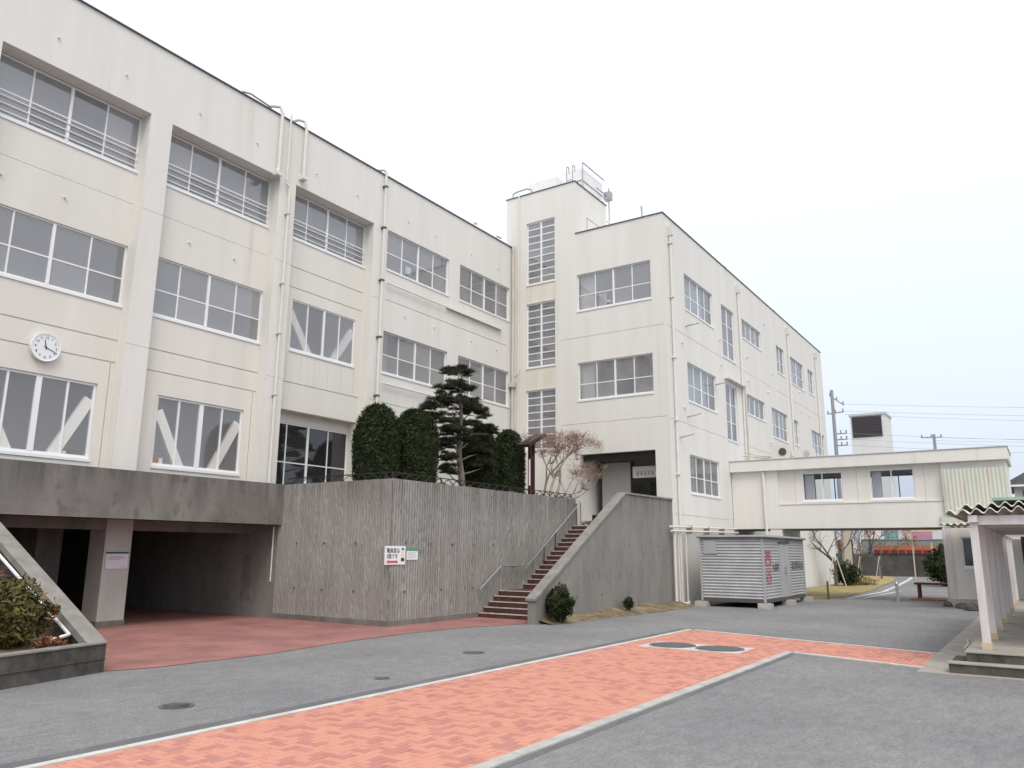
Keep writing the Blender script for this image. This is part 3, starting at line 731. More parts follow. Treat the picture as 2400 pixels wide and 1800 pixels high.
for x, z in ((19.5, 1.0), (21.0, 1.45), (24.3, 3.02)):
    m_ = MB(); m_.tube([(x, 13.92, z-.02), (x, 14.05, z-.06)], .012, 6); m_.build('bracket', 'black_iron', HR)
mt = MB(); mt.box(25.16, 27.2, 12.2, 13.2, 2.823, 2.93); single(mt, 'door_mat', 'green_mat', 'thick bright green turf mat at the head of the steps', 'mat')
fl = MB(); leafcloud(fl, np.stack([rng.uniform(25.2, 25.4, 200), rng.uniform(13.1, 13.9, 200), rng.uniform(2.85, 2.98, 200)], 1), None, .03)
single(fl, 'low_plant', 'shrub_leaf', 'row of small green plants on the top step', 'plant', fix=False)

# garden fence on the wall top
GF = thing('garden_fence', (18, 14.3, 3.75), 'low black wrought iron edging fence along the top of the ribbed wall', 'fence')
m_ = MB(); m_.tube([(15.55, 18.3, 3.93), (15.55, 14.22, 3.93), (25.1, 14.22, 3.93), (25.1, 14.22, 3.72)], .018, 6); m_.build('rail', 'black_iron', GF)
def arc(mb, p, q, h):
    pts = []
    for k in range(7):
        t = k/6; a = Vector(p).lerp(Vector(q), t); a.z += h*math.sin(math.pi*t); pts.append(a)
    mb.tube(pts, .011, 4)
m_ = MB(); x = 15.6
while x < 24.9:
    arc(m_, (x, 14.22, 3.76), (x+.5, 14.22, 3.76), .14); arc(m_, (x+.25, 14.22, 3.92), (x+.62, 14.22, 3.92), -.13); x += .42
y = 14.3
while y < 18.0: arc(m_, (15.55, y, 3.76), (15.55, y+.5, 3.76), .14); y += .42
m_.build('scrollwork', 'black_iron', GF)
for x in (15.55, 17.6, 19.7, 21.8, 23.6):
    m_ = MB(); m_.tube([(x, 14.22, 3.74), (x, 14.22, 3.95)], .02, 6); m_.build('post', 'black_iron', GF)

# ---------------------------------------------------------------- planting on the terrace
def hedge(x, y, z0, r, h, label, n=15000, name='topiary_shrub', lean=0.):
    t = thing(name, (x, y, z0), label, 'shrub', 'clipped dome shrubs on the terrace')
    mb = MB()
    def rad(f): return r*(.92+.08*math.sin(min(f, .6)/.6*math.pi*.5)) if f < .52 else r*max(0, 1-((f-.52)/.48)**2.3)**.5
    na, nz = 28, 22; i0 = len(mb.v)
    for k in range(nz+1):
        f = k/nz
        for j in range(na):
            a = 2*math.pi*j/na; q = rad(f)*.93*(1+.03*math.sin(3*a+k)); mb.v.append((x+q*math.cos(a)+lean*f, y+q*math.sin(a), z0+f*h*.985))
    for k in range(nz):
        for j in range(na):
            a = i0+k*na+j; b = i0+k*na+(j+1) % na; mb.f.append((a, b, b+na, a+na))
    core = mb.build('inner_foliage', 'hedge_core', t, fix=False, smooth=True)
    mb = MB()
    f = rng.uniform(0, 1, n)**.9; a = rng.uniform(0, 2*np.pi, n)
    q = np.array([rad(v) for v in f])*(1+.03*np.sin(3*a+f*7+x)+.025*np.sin(7*a+f*19)+.02*np.sin(13*a-f*31)); d = rng.uniform(-.11, .03, n)+.03*(rng.random(n) < .06)
    P = np.stack([x+(q+d)*np.cos(a)+lean*f, y+(q+d)*np.sin(a), z0+f*h+d*(f > .7)], 1)
    tilt = np.clip((f-.55)*2.2, 0, 1)
    N = np.stack([np.cos(a)*(1-tilt*.8), np.sin(a)*(1-tilt*.8), .35+tilt], 1)
    leafcloud(mb, P, N, .034, .5, .15, 1.5)
    m2 = rng.uniform(0, 1, n//14)**.8; a2 = rng.uniform(0, 6.283, n//14); q2 = np.array([rad(v) for v in m2])+.03
    P2 = np.stack([x+q2*np.cos(a2)+lean*m2, y+q2*np.sin(a2), z0+m2*h+.01], 1); needles(mb, P2, np.stack([np.cos(a2), np.sin(a2), 1.2+0*a2], 1)+rng.normal(size=(len(P2), 3))*.4, .09, .008)
    mb.build('foliage', 'hedge_leaf', t, fix=False)
    m3 = MB(); m3.tube([(x, y, z0-.05), (x, y, z0+.3)], [.1, .07], 8); m3.build('trunk', 'bark', t)
hedge(16.55, 15.8, 3.6, .64, 2.46, 'leftmost clipped dark green dome shrub, overlapping its twin', 17000)
hedge(18.0, 15.60, 3.6, .70, 2.52, 'clipped dome shrub just left of the cloud pruned pine', 17000)
hedge(21.73, 15.9, 3.6, .62, 2.5, 'clipped dome shrub half hidden behind the pine branches', 13000)
hedge(23.06, 15.60, 3.6, .59, 2.54, 'rightmost clipped dome shrub, next to the red post', 13000)

bush('dark_shrub', 23.7, 15.9, 3.6, .5, .4, 1.35, 2200, 'shrub_dark', 'dark shrub behind the bare tree next to the red post', .045)
PT = thing('pine_tree', (19.9, 15.25, 3.6), 'cloud pruned pine with layered dark pads rising above the shrubs', 'tree')
yp = 15.25
trunk = [(19.98, yp, 3.55), (19.90, yp, 4.2), (19.78, yp+.03, 4.9), (19.72, yp, 5.5), (19.80, yp-.03, 6.1), (19.74, yp, 6.8), (19.82, yp, 7.5)]
m_ = MB(); m_.tube(trunk, [.12, .105, .09, .075, .06, .045, .02], 9)
pads = [(19.61, 7.47, 0.48, 0.24), (19.62, 6.99, 0.65, 0.19), (18.44, 6.13, 0.37, 0.17), (19.64, 6.51, 0.78, 0.19), (20.51, 6.58, 0.31, 0.16), (19.04, 5.9, 0.5, 0.15), (20.29, 6.27, 0.44, 0.18), (19.26, 5.54, 0.46, 0.14), (20.38, 5.8, 0.53, 0.25), (21.13, 5.78, 0.27, 0.16), (19.27, 5.27, 0.34, 0.1), (20.25, 5.39, 0.26, 0.12), (19.01, 4.97, 0.25, 0.17), (19.02, 4.62, 0.25, 0.18), (19.1, 4.31, 0.21, 0.12), (20.85, 5.08, 0.44, 0.22), (21.16, 4.66, 0.36, 0.22)]
twp = []
for (x, z, rx, rz_) in pads:
    rx *= 1.32; rz_ *= 1.6
    yy = yp+random.uniform(-.2, .2); zb = max(4.0, z-.25-random.uniform(0, .2)); fr = Vector((19.8, yp, zb))
    mid = fr.lerp(Vector((x, yy, z-.06)), .55)+Vector((0, 0, random.uniform(-.05, .1)))
    m_.tube([fr, mid, (x, yy, z-.06)], [.03, .022, .012], 5); twp.append((x, yy, z, rx, rz_))
m_.build('trunk', 'bark', PT)
cr = MB()
for (x, yy, z, rx, rz_) in twp:
    nsub = max(8, int(rx*38))
    for k in range(nsub):
        a = random.uniform(0, 6.283); q = math.sqrt(random.random())*rx*.85; cx_, cy_ = x+q*math.cos(a), yy+q*math.sin(a)*.75
        cz_ = z+rz_*.75*(1-(q/rx)**2)+random.gauss(0, .06)-.05; s_ = random.uniform(.14, .24)
        n = 150; D = sph(n); D[:, 2] = np.abs(D[:, 2])*.7-.12
        P = np.array([cx_, cy_, cz_])+D*np.array([s_, s_, s_*.55])*rng.uniform(.2, .9, n)[:, None]
        needles(cr, P, D+np.array([0, 0, .35])+rng.normal(size=(n, 3))*.3, .11, .011)
cr.build('crown', 'pine_needle', PT, fix=False)

MT = thing('maple_tree', (24.3, 14.6, 3.6), 'bare spreading tree with a flat haze of reddish twigs over the steps', 'tree')
m_ = MB(); tw = []
random.seed(21)
for st_, d_, ln, r_ in (((24.15, 14.6, 3.55), (.7, -.05, 1.0), 1.2, .075), ((24.25, 14.55, 3.55), (1.15, -.15, .85), 1.45, .065), ((24.1, 14.65, 3.55), (-.3, .1, 1.0), 1.1, .06), ((24.3, 14.5, 3.6), (1.3, -.25, .4), 1.2, .045)):
    grow(m_, st_, d_, ln, r_, 3, .42, tw, .12, (2, 3), 3, 6, .70)
m_.build('trunk', 'maple_bark', MT)
cr = MB()
for p, d in tw:
    for k in range(15):
        dd = (d*.5+Vector((random.gauss(.15, .7), random.gauss(0, .6), abs(random.gauss(.25, .3))))).normalized(); q = p
        pts = [q]; L = random.uniform(.18, .42)
        for s_ in range(2): dd = (dd+Vector((random.gauss(0, .3), random.gauss(0, .3), random.gauss(0, .2)))).normalized(); pts.append(pts[-1]+dd*L/2)
        cr.tube(pts, [.007, .005, .003], 3, cap=False)
for k in range(1300):
    a = random.uniform(0, 6.283); q = math.sqrt(random.random()); x = 25.1+q*2.8*math.cos(a); yq = 14.5+q*.8*math.sin(a)
    z = 5.80+.26*(1-q*q)+random.gauss(0, .10)+.07*(x-25); dd = Vector((random.gauss(.2, .6), random.gauss(0, .5), random.gauss(.25, .25))).normalized()*random.uniform(.12, .3)
    cr.tube([(x, yq, z), Vector((x, yq, z))+dd*.5+Vector((random.gauss(0, .03), 0, random.gauss(0, .03))), Vector((x, yq, z))+dd], [.005, .004, .002], 3, cap=False)
for k in range(260):
    x = 26.4+random.gauss(0, .4); yq = 14.4+random.gauss(0, .2); z = 4.8+random.gauss(0, .12); dd = Vector((random.gauss(.3, .5), random.gauss(0, .5), random.gauss(.25, .25))).normalized()*random.uniform(.12, .3)
    cr.tube([(x, yq, z), Vector((x, yq, z))+dd*.5, Vector((x, yq, z))+dd], [.005, .004, .002], 3, cap=False)
cr.build('crown', 'red_twig', MT, fix=False)

# roofed post
SP = thing('roofed_post', (22.95, 14.55, 3.6), 'dark red wooden post with a slanted black roof board beside the bare tree', 'post')
m_ = MB(); m_.box(22.80, 22.90, 14.5, 14.6, 3.6, 5.5); m_.box(23.02, 23.10, 14.5, 14.6, 3.6, 5.6); m_.build('post', 'red_post', SP)
m_ = MB(); m_.box(22.80, 23.10, 14.52, 14.58, 5.0, 5.12); m_.build('crossbar', 'red_post', SP)
m_ = MB(); m_.prism([(22.45, 5.38), (23.55, 5.88), (23.52, 5.98), (22.40, 5.48)], 'y', 14.3, 14.8); m_.build('roof', 'black_iron', SP)
m_ = MB(); m_.box(22.70, 22.75, 14.47, 14.499, 4.1, 5.0); m_.build('notice_strip', 'sign_white', SP)

for lx, ly, rr, n, lab, mt_ in ((17.9, 14.45, .35, 160, 'pale leafed ground plant in front of the two left dome shrubs', 'pale_leaf'), (19.2, 14.45, .45, 220, 'pale yellow green ground plant left of the pine trunk', 'pale_leaf'), (21.6, 14.45, .35, 130, 'pale ground plant right of the pine trunk', 'pale_leaf'), (23.4, 14.4, .3, 110, 'pale ground plant under the red post', 'pale_leaf'), (24.7, 14.4, .35, 140, 'pale trailing ground plant at the wall end', 'pale_leaf')):
    mb = MB(); D = sph(n); P = np.array([lx, ly, 3.68])+D*np.array([rr, .12, .14]); P[:, 2] = np.maximum(P[:, 2], 3.62)
    leafcloud(mb, P, None, .042, .4, 0, 1.5); single(mb, 'ground_plant', mt_, lab, 'plant', 'pale ground plants along the fence', fix=False)

bush('round_shrub', 18.95, 11.12, .06, .42, .36, .86, 3400, 'shrub_dark', 'dark leafy shrub at the foot of the sloping stair wall', .034)
bush('round_shrub', 23.4, 11.2, .12, .22, .16, .36, 500, 'shrub_dark', 'tiny weedy shrub growing along the base of the stair wall', .03)

# ---------------------------------------------------------------- left planter
PL = thing('planter', (6, 13, 0), 'weathered concrete planter bed at left edge with a sloping side wall', 'planter')
def rot(px, py): return (px, py)
fx = Vector((-1.69, -.44, 0)).normalized(); nx = Vector((-fx.y, fx.x, 0))
A0 = Vector((7.23, 12.53, 0))
def pf(s, t): q = A0+fx*s+Vector((-.12, .97, 0)).normalized()*t; return (q.x, q.y)
m_ = MB(); m_.prism([pf(0, 0), pf(7, 0), pf(7, .2), pf(0, .2)], 'z', 0, .43); m_.build('front_wall', 'planter_concrete', PL)
m_ = MB(); m_.prism([pf(-.02, -.02), pf(7, -.02), pf(7, .22), pf(-.02, .22)], 'z', .432, .455); m_.build('front_coping', 'coping_concrete', PL)
m_ = MB(); m_.prism([pf(-.012, -.015), pf(7, -.015), pf(7, .1), pf(-.012, .1)], 'z', .20, .215); m_.build('joint_line', 'planter_concrete', PL)
m_ = MB(); m_.prism([(12.72, 0), (12.72, .40), (18.28, 3.0), (18.28, 0)], 'x', 6.98, 7.22); m_.build('side_wall', 'planter_concrete', PL)
m_ = MB(); m_.prism([(12.56, .456), (18.28, 3.13), (18.28, 3.0), (12.72, .40), (12.56, .40)], 'x', 6.94, 7.25); m_.build('side_coping', 'coping_concrete', PL)
m_ = MB(); s0, s1 = pf(.26, .19), pf(7, .19)
m_.quad((*s0, .36), (*s1, .36), (-.5, 18.2, .9), (6.97, 18.2, .9)); m_.build('soil', 'soil', PL, fix=False)
m_ = MB(); m_.tube([(6.9, 16.6, 2.15), (6.9, 13.05, .56), (6.55, 12.95, .50)], .03, 8); single(m_, 'white_pipe', 'white_frame', 'white painted pipe running down inside the planter side wall', 'pipe')
bush('azalea_shrub', 6.02, 13.30, .36, .72, .42, .95, 7500, 'shrub_leaf', 'low olive green shrub with orange tips in the front planter', .030, None, 'orange_leaf', 420)
bush('azalea_shrub', 4.7, 13.15, .36, .8, .5, 1.0, 5200, 'shrub_leaf', 'olive shrub at the left photo edge inside the front planter', .030, None, 'orange_leaf', 350)
bush('azalea_shrub', 5.9, 14.7, .5, .85, .5, 1.15, 4600, 'shrub_dark', 'dark shrub higher up the planter slope behind the olive one', .032, None, 'orange_leaf', 500)
bush('azalea_shrub', 6.55, 12.9, .36, .22, .12, .2, 300, 'orange_leaf', 'small withered brown plant near the planter corner', .03)
# ---------------------------------------------------------------- signs on the concrete
SG = thing('notice_sign', (15.6, 14.0, 1.55), 'white sign with bold black characters and a red arrow on the ribbed wall', 'sign')
m_ = MB(); m_.box(15.20, 15.97, 14.045, 14.068, 1.54, 2.01); m_.build('board', 'sign_white', SG)
pls = ('y', 14.045)
text_mesh('職員室は', .135, 'sign_black', SG, pls, 15.25, 1.845, sx=.92)
text_mesh('3階です', .135, 'sign_black', SG, pls, 15.25, 1.70, sx=.92)
m_ = MB(); m_.box(15.33, 15.68, 14.038, 14.044, 1.585, 1.64); m_.prism([(15.33, 1.565), (15.33, 1.66), (15.25, 1.612)], 'y', 14.038, 14.044); m_.build('red_arrow', 'sign_red', SG)
m_ = MB(); m_.tube([(15.86, 14.042, 1.90), (15.86, 14.038, 1.90)], .05, 12); m_.prism([(15.80, 1.70), (15.92, 1.70), (15.90, 1.86), (15.82, 1.86)], 'y', 14.039, 14.044); m_.build('pictogram', 'sign_beige', SG)
m_ = MB(); m_.prism([(15.80, 1.63), (15.93, 1.63), (15.91, 1.71), (15.81, 1.71)], 'y', 14.036, 14.043); m_.prism([(15.81, 1.92), (15.91, 1.92), (15.89, 1.96), (15.83, 1.96)], 'y', 14.034, 14.037); m_.build('pictogram', 'sign_black', SG)
SG2 = thing('notice_sign', (16.3, 14.0, 1.68), 'small white notice with green header right of the arrow sign', 'sign')
m_ = MB(); m_.box(16.04, 16.48, 14.05, 14.068, 1.66, 1.885); m_.build('board', 'sign_white', SG2)
m_ = MB(); m_.box(16.04, 16.50, 14.048, 14.068, 1.888, 1.955); m_.build('header', 'sign_green', SG2)
m_ = MB()
for z, a in ((1.835, .34), (1.79, .30), (1.745, .36), (1.70, .25)): m_.box(16.07, 16.07+a, 14.046, 14.049, z, z+.012)
m_.build('text_line', 'grey_frame', SG2)
SG3 = thing('notice_sign', (11.3, 19.5, 1.4), 'small pale lilac notice with a black top edge on the passage column', 'sign')
m_ = MB(); m_.box(11.03, 11.61, 19.555, 19.578, 1.40, 1.77); m_.build('board', 'sign_lilac', SG3)
m_ = MB(); m_.box(11.03, 11.61, 19.552, 19.578, 1.775, 1.81); m_.build('header', 'sign_black', SG3)
m_ = MB(); m_.box(11.09, 11.45, 19.551, 19.554, 1.70, 1.716); m_.box(11.09, 11.40, 19.551, 19.554, 1.62, 1.636); m_.box(11.40, 11.53, 19.551, 19.554, 1.44, 1.458); m_.build('text_line', 'grey_frame', SG3)
m_ = MB(); m_.box(11.09, 11.5, 19.551, 19.554, 1.66, 1.675); m_.build('text_line', 'red_mark', SG3)

# clock
CK = thing('wall_clock', (8.72, 19.1, 6.45), 'round white wall clock with black hands and numerals', 'clock')
cx, cz = 8.74, 6.52
m_ = MB(); m_.tube([(cx, YA+.375, cz), (cx, YA+.27, cz)], .33, 40); m_.build('case', 'clock_face', CK, smooth=False)
m_ = MB()
n = 40
for k in range(n):
    a, b = 2*math.pi*k/n, 2*math.pi*(k+1)/n
    m_.quad((cx+.335*math.cos(a), YA+.255, cz+.335*math.sin(a)), (cx+.335*math.cos(b), YA+.255, cz+.335*math.sin(b)), (cx+.30*math.cos(b), YA+.262, cz+.30*math.sin(b)), (cx+.30*math.cos(a), YA+.262, cz+.30*math.sin(a)))
    m_.quad((cx+.335*math.cos(a), YA+.255, cz+.335*math.sin(a)), (cx+.335*math.cos(b), YA+.255, cz+.335*math.sin(b)), (cx+.335*math.cos(b), YA+.375, cz+.335*math.sin(b)), (cx+.335*math.cos(a), YA+.375, cz+.335*math.sin(a)))
m_.build('rim', 'white_frame', CK)
for k in range(1, 13):
    a = R(90-30*k); text_mesh(str(k), .085, 'sign_black', CK, ('y', YA+.27), cx+.235*math.cos(a), cz+.235*math.sin(a)-.03, -.004, 'CENTER', 'numeral')
def hand(ang, L, wd, name):
    a = R(90-ang); d = (math.cos(a), math.sin(a)); p = (-d[1]*wd, d[0]*wd)
    m_ = MB(); m_.prism([(cx-d[0]*.05+p[0], cz-d[1]*.05+p[1]), (cx-d[0]*.05-p[0], cz-d[1]*.05-p[1]), (cx+d[0]*L-p[0]*.4, cz+d[1]*L-p[1]*.4), (cx+d[0]*L+p[0]*.4, cz+d[1]*L+p[1]*.4)], 'y', YA+.258, YA+.264); m_.build(name, 'sign_black', CK)
hand(346, .18, .013, 'hour_hand'); hand(112, .28, .009, 'minute_hand')

# ================================================================== BUILDING B
XB, YB = 28.0, 11.5
B = thing('school_building', (42, 18, 0), 'cream three storey school block with a stair tower and roofed entrance', 'building')
PF = ('x', XB); PS = ('y', YB)
TY0, TY1, TZ = 15.53, 19.13, 17.85; BZ = 15.38
fw3 = [(12.08, 15.47, 11.88, 13.48), (12.10, 15.46, 8.02, 9.60)]
tws = [(16.55, 18.03, 13.49, 16.43, 9), (16.55, 18.03, 9.68, 12.60, 9), (16.55, 18.03, 6.10, 8.68, 8)]
wl = MB()
o_ = [(*q, .14) for q in fw3]+[(*q[:4], .14) for q in tws]+[(12.11, 15.40, 2.82, 5.76, 2.4)]
o_ += [(11.6, 16.3, 10.69, 10.71, .02, True), (11.6, 16.3, 7.02, 7.04, .02, True), (16.53, 18.05, 12.64, 13.44, .05, True), (16.53, 18.05, 8.72, 9.64, .05, True)]
facade(wl, PF, YB, TY1, 0, BZ, [o for o in o_])
# windows that reach above the gable roof line belong to the tower only
wl2 = MB(); facade(wl2, PF, TY0, TY1, BZ, TZ, [(16.55, 18.03, BZ, 16.43, .14)])
wl.v and wl.raw(wl2.v, wl2.f)
sides = [(30.14, 33.55, 11.90, 13.46), (34.75, 36.55, 10.85, 13.36), (37.80, 41.0, 12.45, 13.42), (43.95, 45.5, 11.88, 13.42), (46.9, 49.9, 11.78, 13.40), (51.1, 52.5, 11.9, 13.45),
         (30.13, 33.55, 7.98, 9.60), (34.8, 36.4, 6.95, 9.55), (37.80, 41.0, 8.62, 9.60), (42.3, 45.4, 8.0, 9.58), (46.75, 47.8, 8.1, 9.55), (51.0, 54.4, 8.05, 9.5),
         (30.0, 33.45, 4.22, 5.75)]
facade(wl, PS, XB, 55.2, 0, BZ, [(*q, .14) for q in sides]+[(28.2, 55.0, 10.69, 10.71, .02, True), (28.2, 55.0, 6.95, 6.97, .02, True), (28.2, 34.6, 3.3, 3.32, .02, True)])
wl.quad((55.2, YB, 0), (55.2, 26, 0), (55.2, 26, BZ), (55.2, YB, BZ)); wl.quad((28, 26, 0), (28, 26, BZ), (55.2, 26, BZ), (55.2, 26, 0))
wl.quad((28, TY0, BZ-.02), (28, YB, BZ-.02), (55.2, YB, BZ-.02), (55.2, TY0, BZ-.02)); wl.quad((31.6, TY0, BZ-.02), (55.2, TY0, BZ-.02), (55.2, 26, BZ-.02), (31.6, 26, BZ-.02)); wl.quad((28, TY1, BZ-.02), (31.6, TY1, BZ-.02), (31.6, 26, BZ-.02), (28, 26, BZ-.02)); wl.quad((28, TY1, 0), (28, 26, 0), (28, 26, BZ), (28, TY1, BZ))
# tower upper box
TX1 = 31.0
wl.quad((28, TY0, BZ-.02), (TX1, TY0, BZ-.02), (TX1, TY0, TZ), (28, TY0, TZ)); wl.quad((28, TY1, BZ-.02), (28, TY1, TZ), (TX1, TY1, TZ), (TX1, TY1, BZ-.02))
wl.quad((TX1, TY0, BZ-.02), (TX1, TY1, BZ-.02), (TX1, TY1, TZ), (TX1, TY0, TZ)); wl.quad((28, TY0, TZ), (TX1, TY0, TZ), (TX1, TY1, TZ), (28, TY1, TZ))
wl.build('wall', 'cream_wall', B, fix=False)
m_ = MB(); m_.box(XB-.04, XB+.2, YB-.04, TY0-.002, BZ+.002, BZ+.035); m_.box(XB+.2, 55.2, YB-.04, YB+.2, BZ+.002, BZ+.035); m_.build('coping', 'coping', B)
m_ = MB(); m_.box(XB-.04, TX1+.04, TY0-.04, TY0+.2, TZ+.002, TZ+.035); m_.box(XB-.04, XB+.2, TY0+.2, TY1+.04, TZ+.002, TZ+.035); m_.build('tower_coping', 'coping', B)
for q in fw3:
    window(B, PF, *q, .07, 4, (.42,))
for q in tws:
    trs = tuple((k)/q[4] for k in range(1, q[4])); window(B, PF, q[0], q[1], q[2], q[3], .07, 2, trs, gm='glass', sill=False, fw_=.055)
for i, q in enumerate(sides):
    wd = q[1]-q[0]; cols = 4 if wd > 3 else 2; tr = (.42,)
    if i in (2, 8): tr = ()
    if i in (1, 7): tr = (.33, .66); cols = 2
    window(B, PS, *q, .07, cols, tr, gm='pale_glass', fm='white_frame')
for za, zb in ((12.64, 13.44), (8.72, 9.64)):
    m_ = MB(); PB(m_, PF, 16.54, 18.04, .03, .048, za+.005, zb-.005); m_.build('spandrel_panel', 'stained_panel', B)
# curtains
def curtain(pl, u0, u1, z0, z1, d=.30):
    m_ = MB(); n = 24; zs = (z0, z1); i0 = len(m_.v)
    for z in zs:
        for k in range(n+1): m_.v.append(PP(pl, u0+(u1-u0)*k/n, d+.03*math.sin(k*1.9), z))
    for k in range(n): m_.f.append((i0+k, i0+k+1, i0+n+2+k, i0+n+1+k))
    m_.build('curtain', 'curtain', B, fix=False)
curtain(PF, 14.7, 15.45, 11.8, 13.6); curtain(PF, 14.85, 15.45, 7.9, 9.7); curtain(PF, 14.2, 14.6, 11.8, 12.55); curtain(PF, 12.1, 12.35, 7.9, 9.7)
for q in (sides[0], sides[6]): curtain(PS, q[0], q[0]+2.9, q[2]-.1, q[3]+.1)
for q in (sides[4], sides[9], sides[11]): curtain(PS, q[0], q[0]+1.6, q[2]-.1, q[3]+.1)
m_ = MB(); PB(m_, PF, 13.95, 14.2, .112, .118, 12.05, 12.16); m_.build('window_notice', 'sign_white', B)
# rooms
rm = MB()
for z in (3.0, 6.95, 10.8, 14.5): rm.box(31.2, 54.9, YB+.2, 18, z-.1, z)
for z in (6.95, 10.8, 14.5): rm.box(28.2, 31.2, YB+.2, 15.5, z-.1, z)
rm.build('floor_slab', 'room', B)
rm = MB(); rm.box(28.25, 54.9, 15.6, 15.7, 0, 15.2)
rm.box(31.0, 31.1, 11.8, 15.5, 3.1, 14.4)
for x in (34.2, 37.2, 41.8, 46.2, 50.4): rm.box(x-.06, x+.06, YB+.22, 16, 0, 14.4)
rm.box(30.5, 30.6, 16.1, 19.0, 5, 17.6); rm.build('partition', 'room', B)
# entrance porch lining
m_ = MB(); PB(m_, PF, 12.111, 15.399, 2.395, 2.45, 2.82, 5.76); m_.build('porch_wall', 'cream_panel', B)
m_ = MB(); PB(m_, PF, 12.13, 15.38, .25, .42, 5.50, 5.75); m_.build('porch_beam', 'dark_frame', B)
m_ = MB(); PB(m_, PF, 12.11, 15.40, .02, 2.39, 2.75, 2.815); m_.build('porch_floor', 'stair_red', B)
dr = MB()
for u in (12.2, 13.7, 15.1): PB(dr, PF, u-.05, u+.05, 1.2, 1.3, 2.83, 5.49)
PB(dr, PF, 12.15, 13.65, 1.205, 1.295, 4.62, 4.78); PB(dr, PF, 12.9, 12.98, 1.21, 1.29, 2.83, 4.62); PB(dr, PF, 13.75, 15.05, 1.205, 1.295, 3.32, 3.42)
dr = dr.build('entrance_door', 'dark_frame', B)
for a, b, z0, z1, mt_ in ((12.25, 12.9, 2.85, 4.6, 'dark_glass'), (12.98, 13.65, 2.85, 4.6, 'dark_glass')):
    m_ = MB(); PB(m_, PF, a, b, 1.235, 1.25, z0, z1); m_.build('pane', mt_, dr)
m_ = MB(); PB(m_, PF, 13.75, 15.05, 1.22, 1.26, 3.42, 5.48); m_.build('side_panel', 'door_grey', dr)
m_ = MB(); PB(m_, PF, 13.75, 15.05, 1.22, 1.26, 2.85, 3.32); m_.build('side_panel', 'door_grey', dr)
sb = MB(); PB(sb, PF, 12.25, 13.63, 1.16, 1.2, 4.82, 5.28); sb = sb.build('sign_board', 'sign_white', dr)
m_ = MB()
for k in range(5): PB(m_, PF, 13.35-k*.16, 13.45-k*.16, 1.152, 1.159, 4.90+.02*(k % 2), 5.08)
m_.build('faded_lettering', 'grey_frame', sb)
m_ = MB(); PB(m_, PF, 12.3, 12.62, 1.15, 1.158, 4.98, 5.22); m_.build('red_emblem', 'red_mark', sb)
m_ = MB(); PB(m_, PF, 13.78, 13.98, 1.16, 1.2, 3.45, 3.78); m_.build('poster', 'red_mark', dr)
m_ = MB(); m_.box(28.95, 29.35, 15.37, 15.396, 2.95, 3.38); m_.build('vent_grille', 'dark_frame', B)
# pipes and fittings on B
bend_pipe(B, [(28.55, YB-.09, 14.6), (28.55, YB-.07, 2.9)], .05)
m_ = MB(); m_.prism([(28.43, 14.95), (28.67, 14.95), (28.62, 14.55), (28.48, 14.55)], 'y', YB-.22, YB-.002); m_.build('hopper', 'pipe_paint', B)
for x in (37.2, 46.3, 53.2):
    bend_pipe(B, [(x, YB-.08, 14.6), (x, YB-.06, 6.2)], .045); m_ = MB(); m_.prism([(x-.12, 14.95), (x+.12, 14.95), (x+.07, 14.55), (x-.07, 14.55)], 'y', YB-.2, YB-.002); m_.build('hopper', 'pipe_paint', B)
bend_pipe(B, [(27.9, 18.68, 15.45), (27.9, 18.68, 3.7)], .06, 'rust_pipe')
bend_pipe(B, [(27.92, 18.4, 17.85), (27.92, 18.4, 3.7)], .03, 'pipe_paint')
m_ = MB(); m_.box(27.72, 27.98, 18.55, 18.78, 8.9, 9.1); m_.build('hopper', 'rust_pipe', B)
bend_pipe(B, [(27.75, 18.5, 9.3), (27.7, 18.2, 9.4), (27.7, 18.15, 9.6)], .025, 'rust_pipe', 'bracket')
for z in (14.2, 11.9, 9.4, 6.9, 4.8): m_ = MB(); m_.box(28.46, 28.64, YB-.17, YB-.002, z, z+.05); m_.build('pipe_bracket', 'pipe_paint', B)
for k, z in ((0, 2.82), (1, 2.66)):
    bend_pipe(B, [(27.3, YB-.16-.05*k, z), (34.9, YB-.16-.05*k, z+.1)], .035)
for x, r_ in ((27.72, .055), (28.08, .03), (28.3, .03), (28.85, .035)):
    bend_pipe(B, [(x, YB-.15, 2.66), (x, YB-.15, .12), (x+.02, YB-.22, .06)], r_, 'pipe_paint')
bend_pipe(B, [(27.75, YB-.3, .07), (28.3, YB-.35, .07), (28.35, YB-.36, .02)], .06, 'pipe_paint')
for x in (29.3, 31.2, 33.0): m_ = MB(); m_.box(x-.015, x+.015, YB-.24, YB-.002, 2.6, 2.9); m_.build('pipe_bracket', 'rust', B)
for (x, z) in ((29.0, 6.3), (33.4, 9.2), (30.1, 11.1), (29.9, 7.25)):
    m_ = MB(); m_.tube([(x, YB, z), (x+.05, YB-.25, z+.05), (x+.35, YB-.45, z+.16)], .03, 6); lm = m_.build('wall_lamp', 'galvanised', B)
m_ = MB(); m_.prism([(34.7, 9.72), (37.2, 9.72), (37.2, 9.77), (34.7, 9.77)], 'y', YB-.22, YB-.002); m_.build('door_hood', 'rust_pipe', B)
bend_pipe(B, [(37.5, YB-.1, 9.9), (37.5, YB-.1, 6.1)], .05, 'rust_pipe')
random.seed(5)
for k in range(16):
    x = random.choice([29.5, 34.2, 38.2, 41.6, 42.6, 44.9, 48.5, 50.6]); z = random.choice([14.1, 10.3, 11.5, 7.6])
    m_ = MB(); m_.tube([(x+.2*random.random(), YB+.01, z), (x+.1, YB-.09, z-.01)], .045, 8); m_.build('wall_anchor', 'pipe_paint', B)
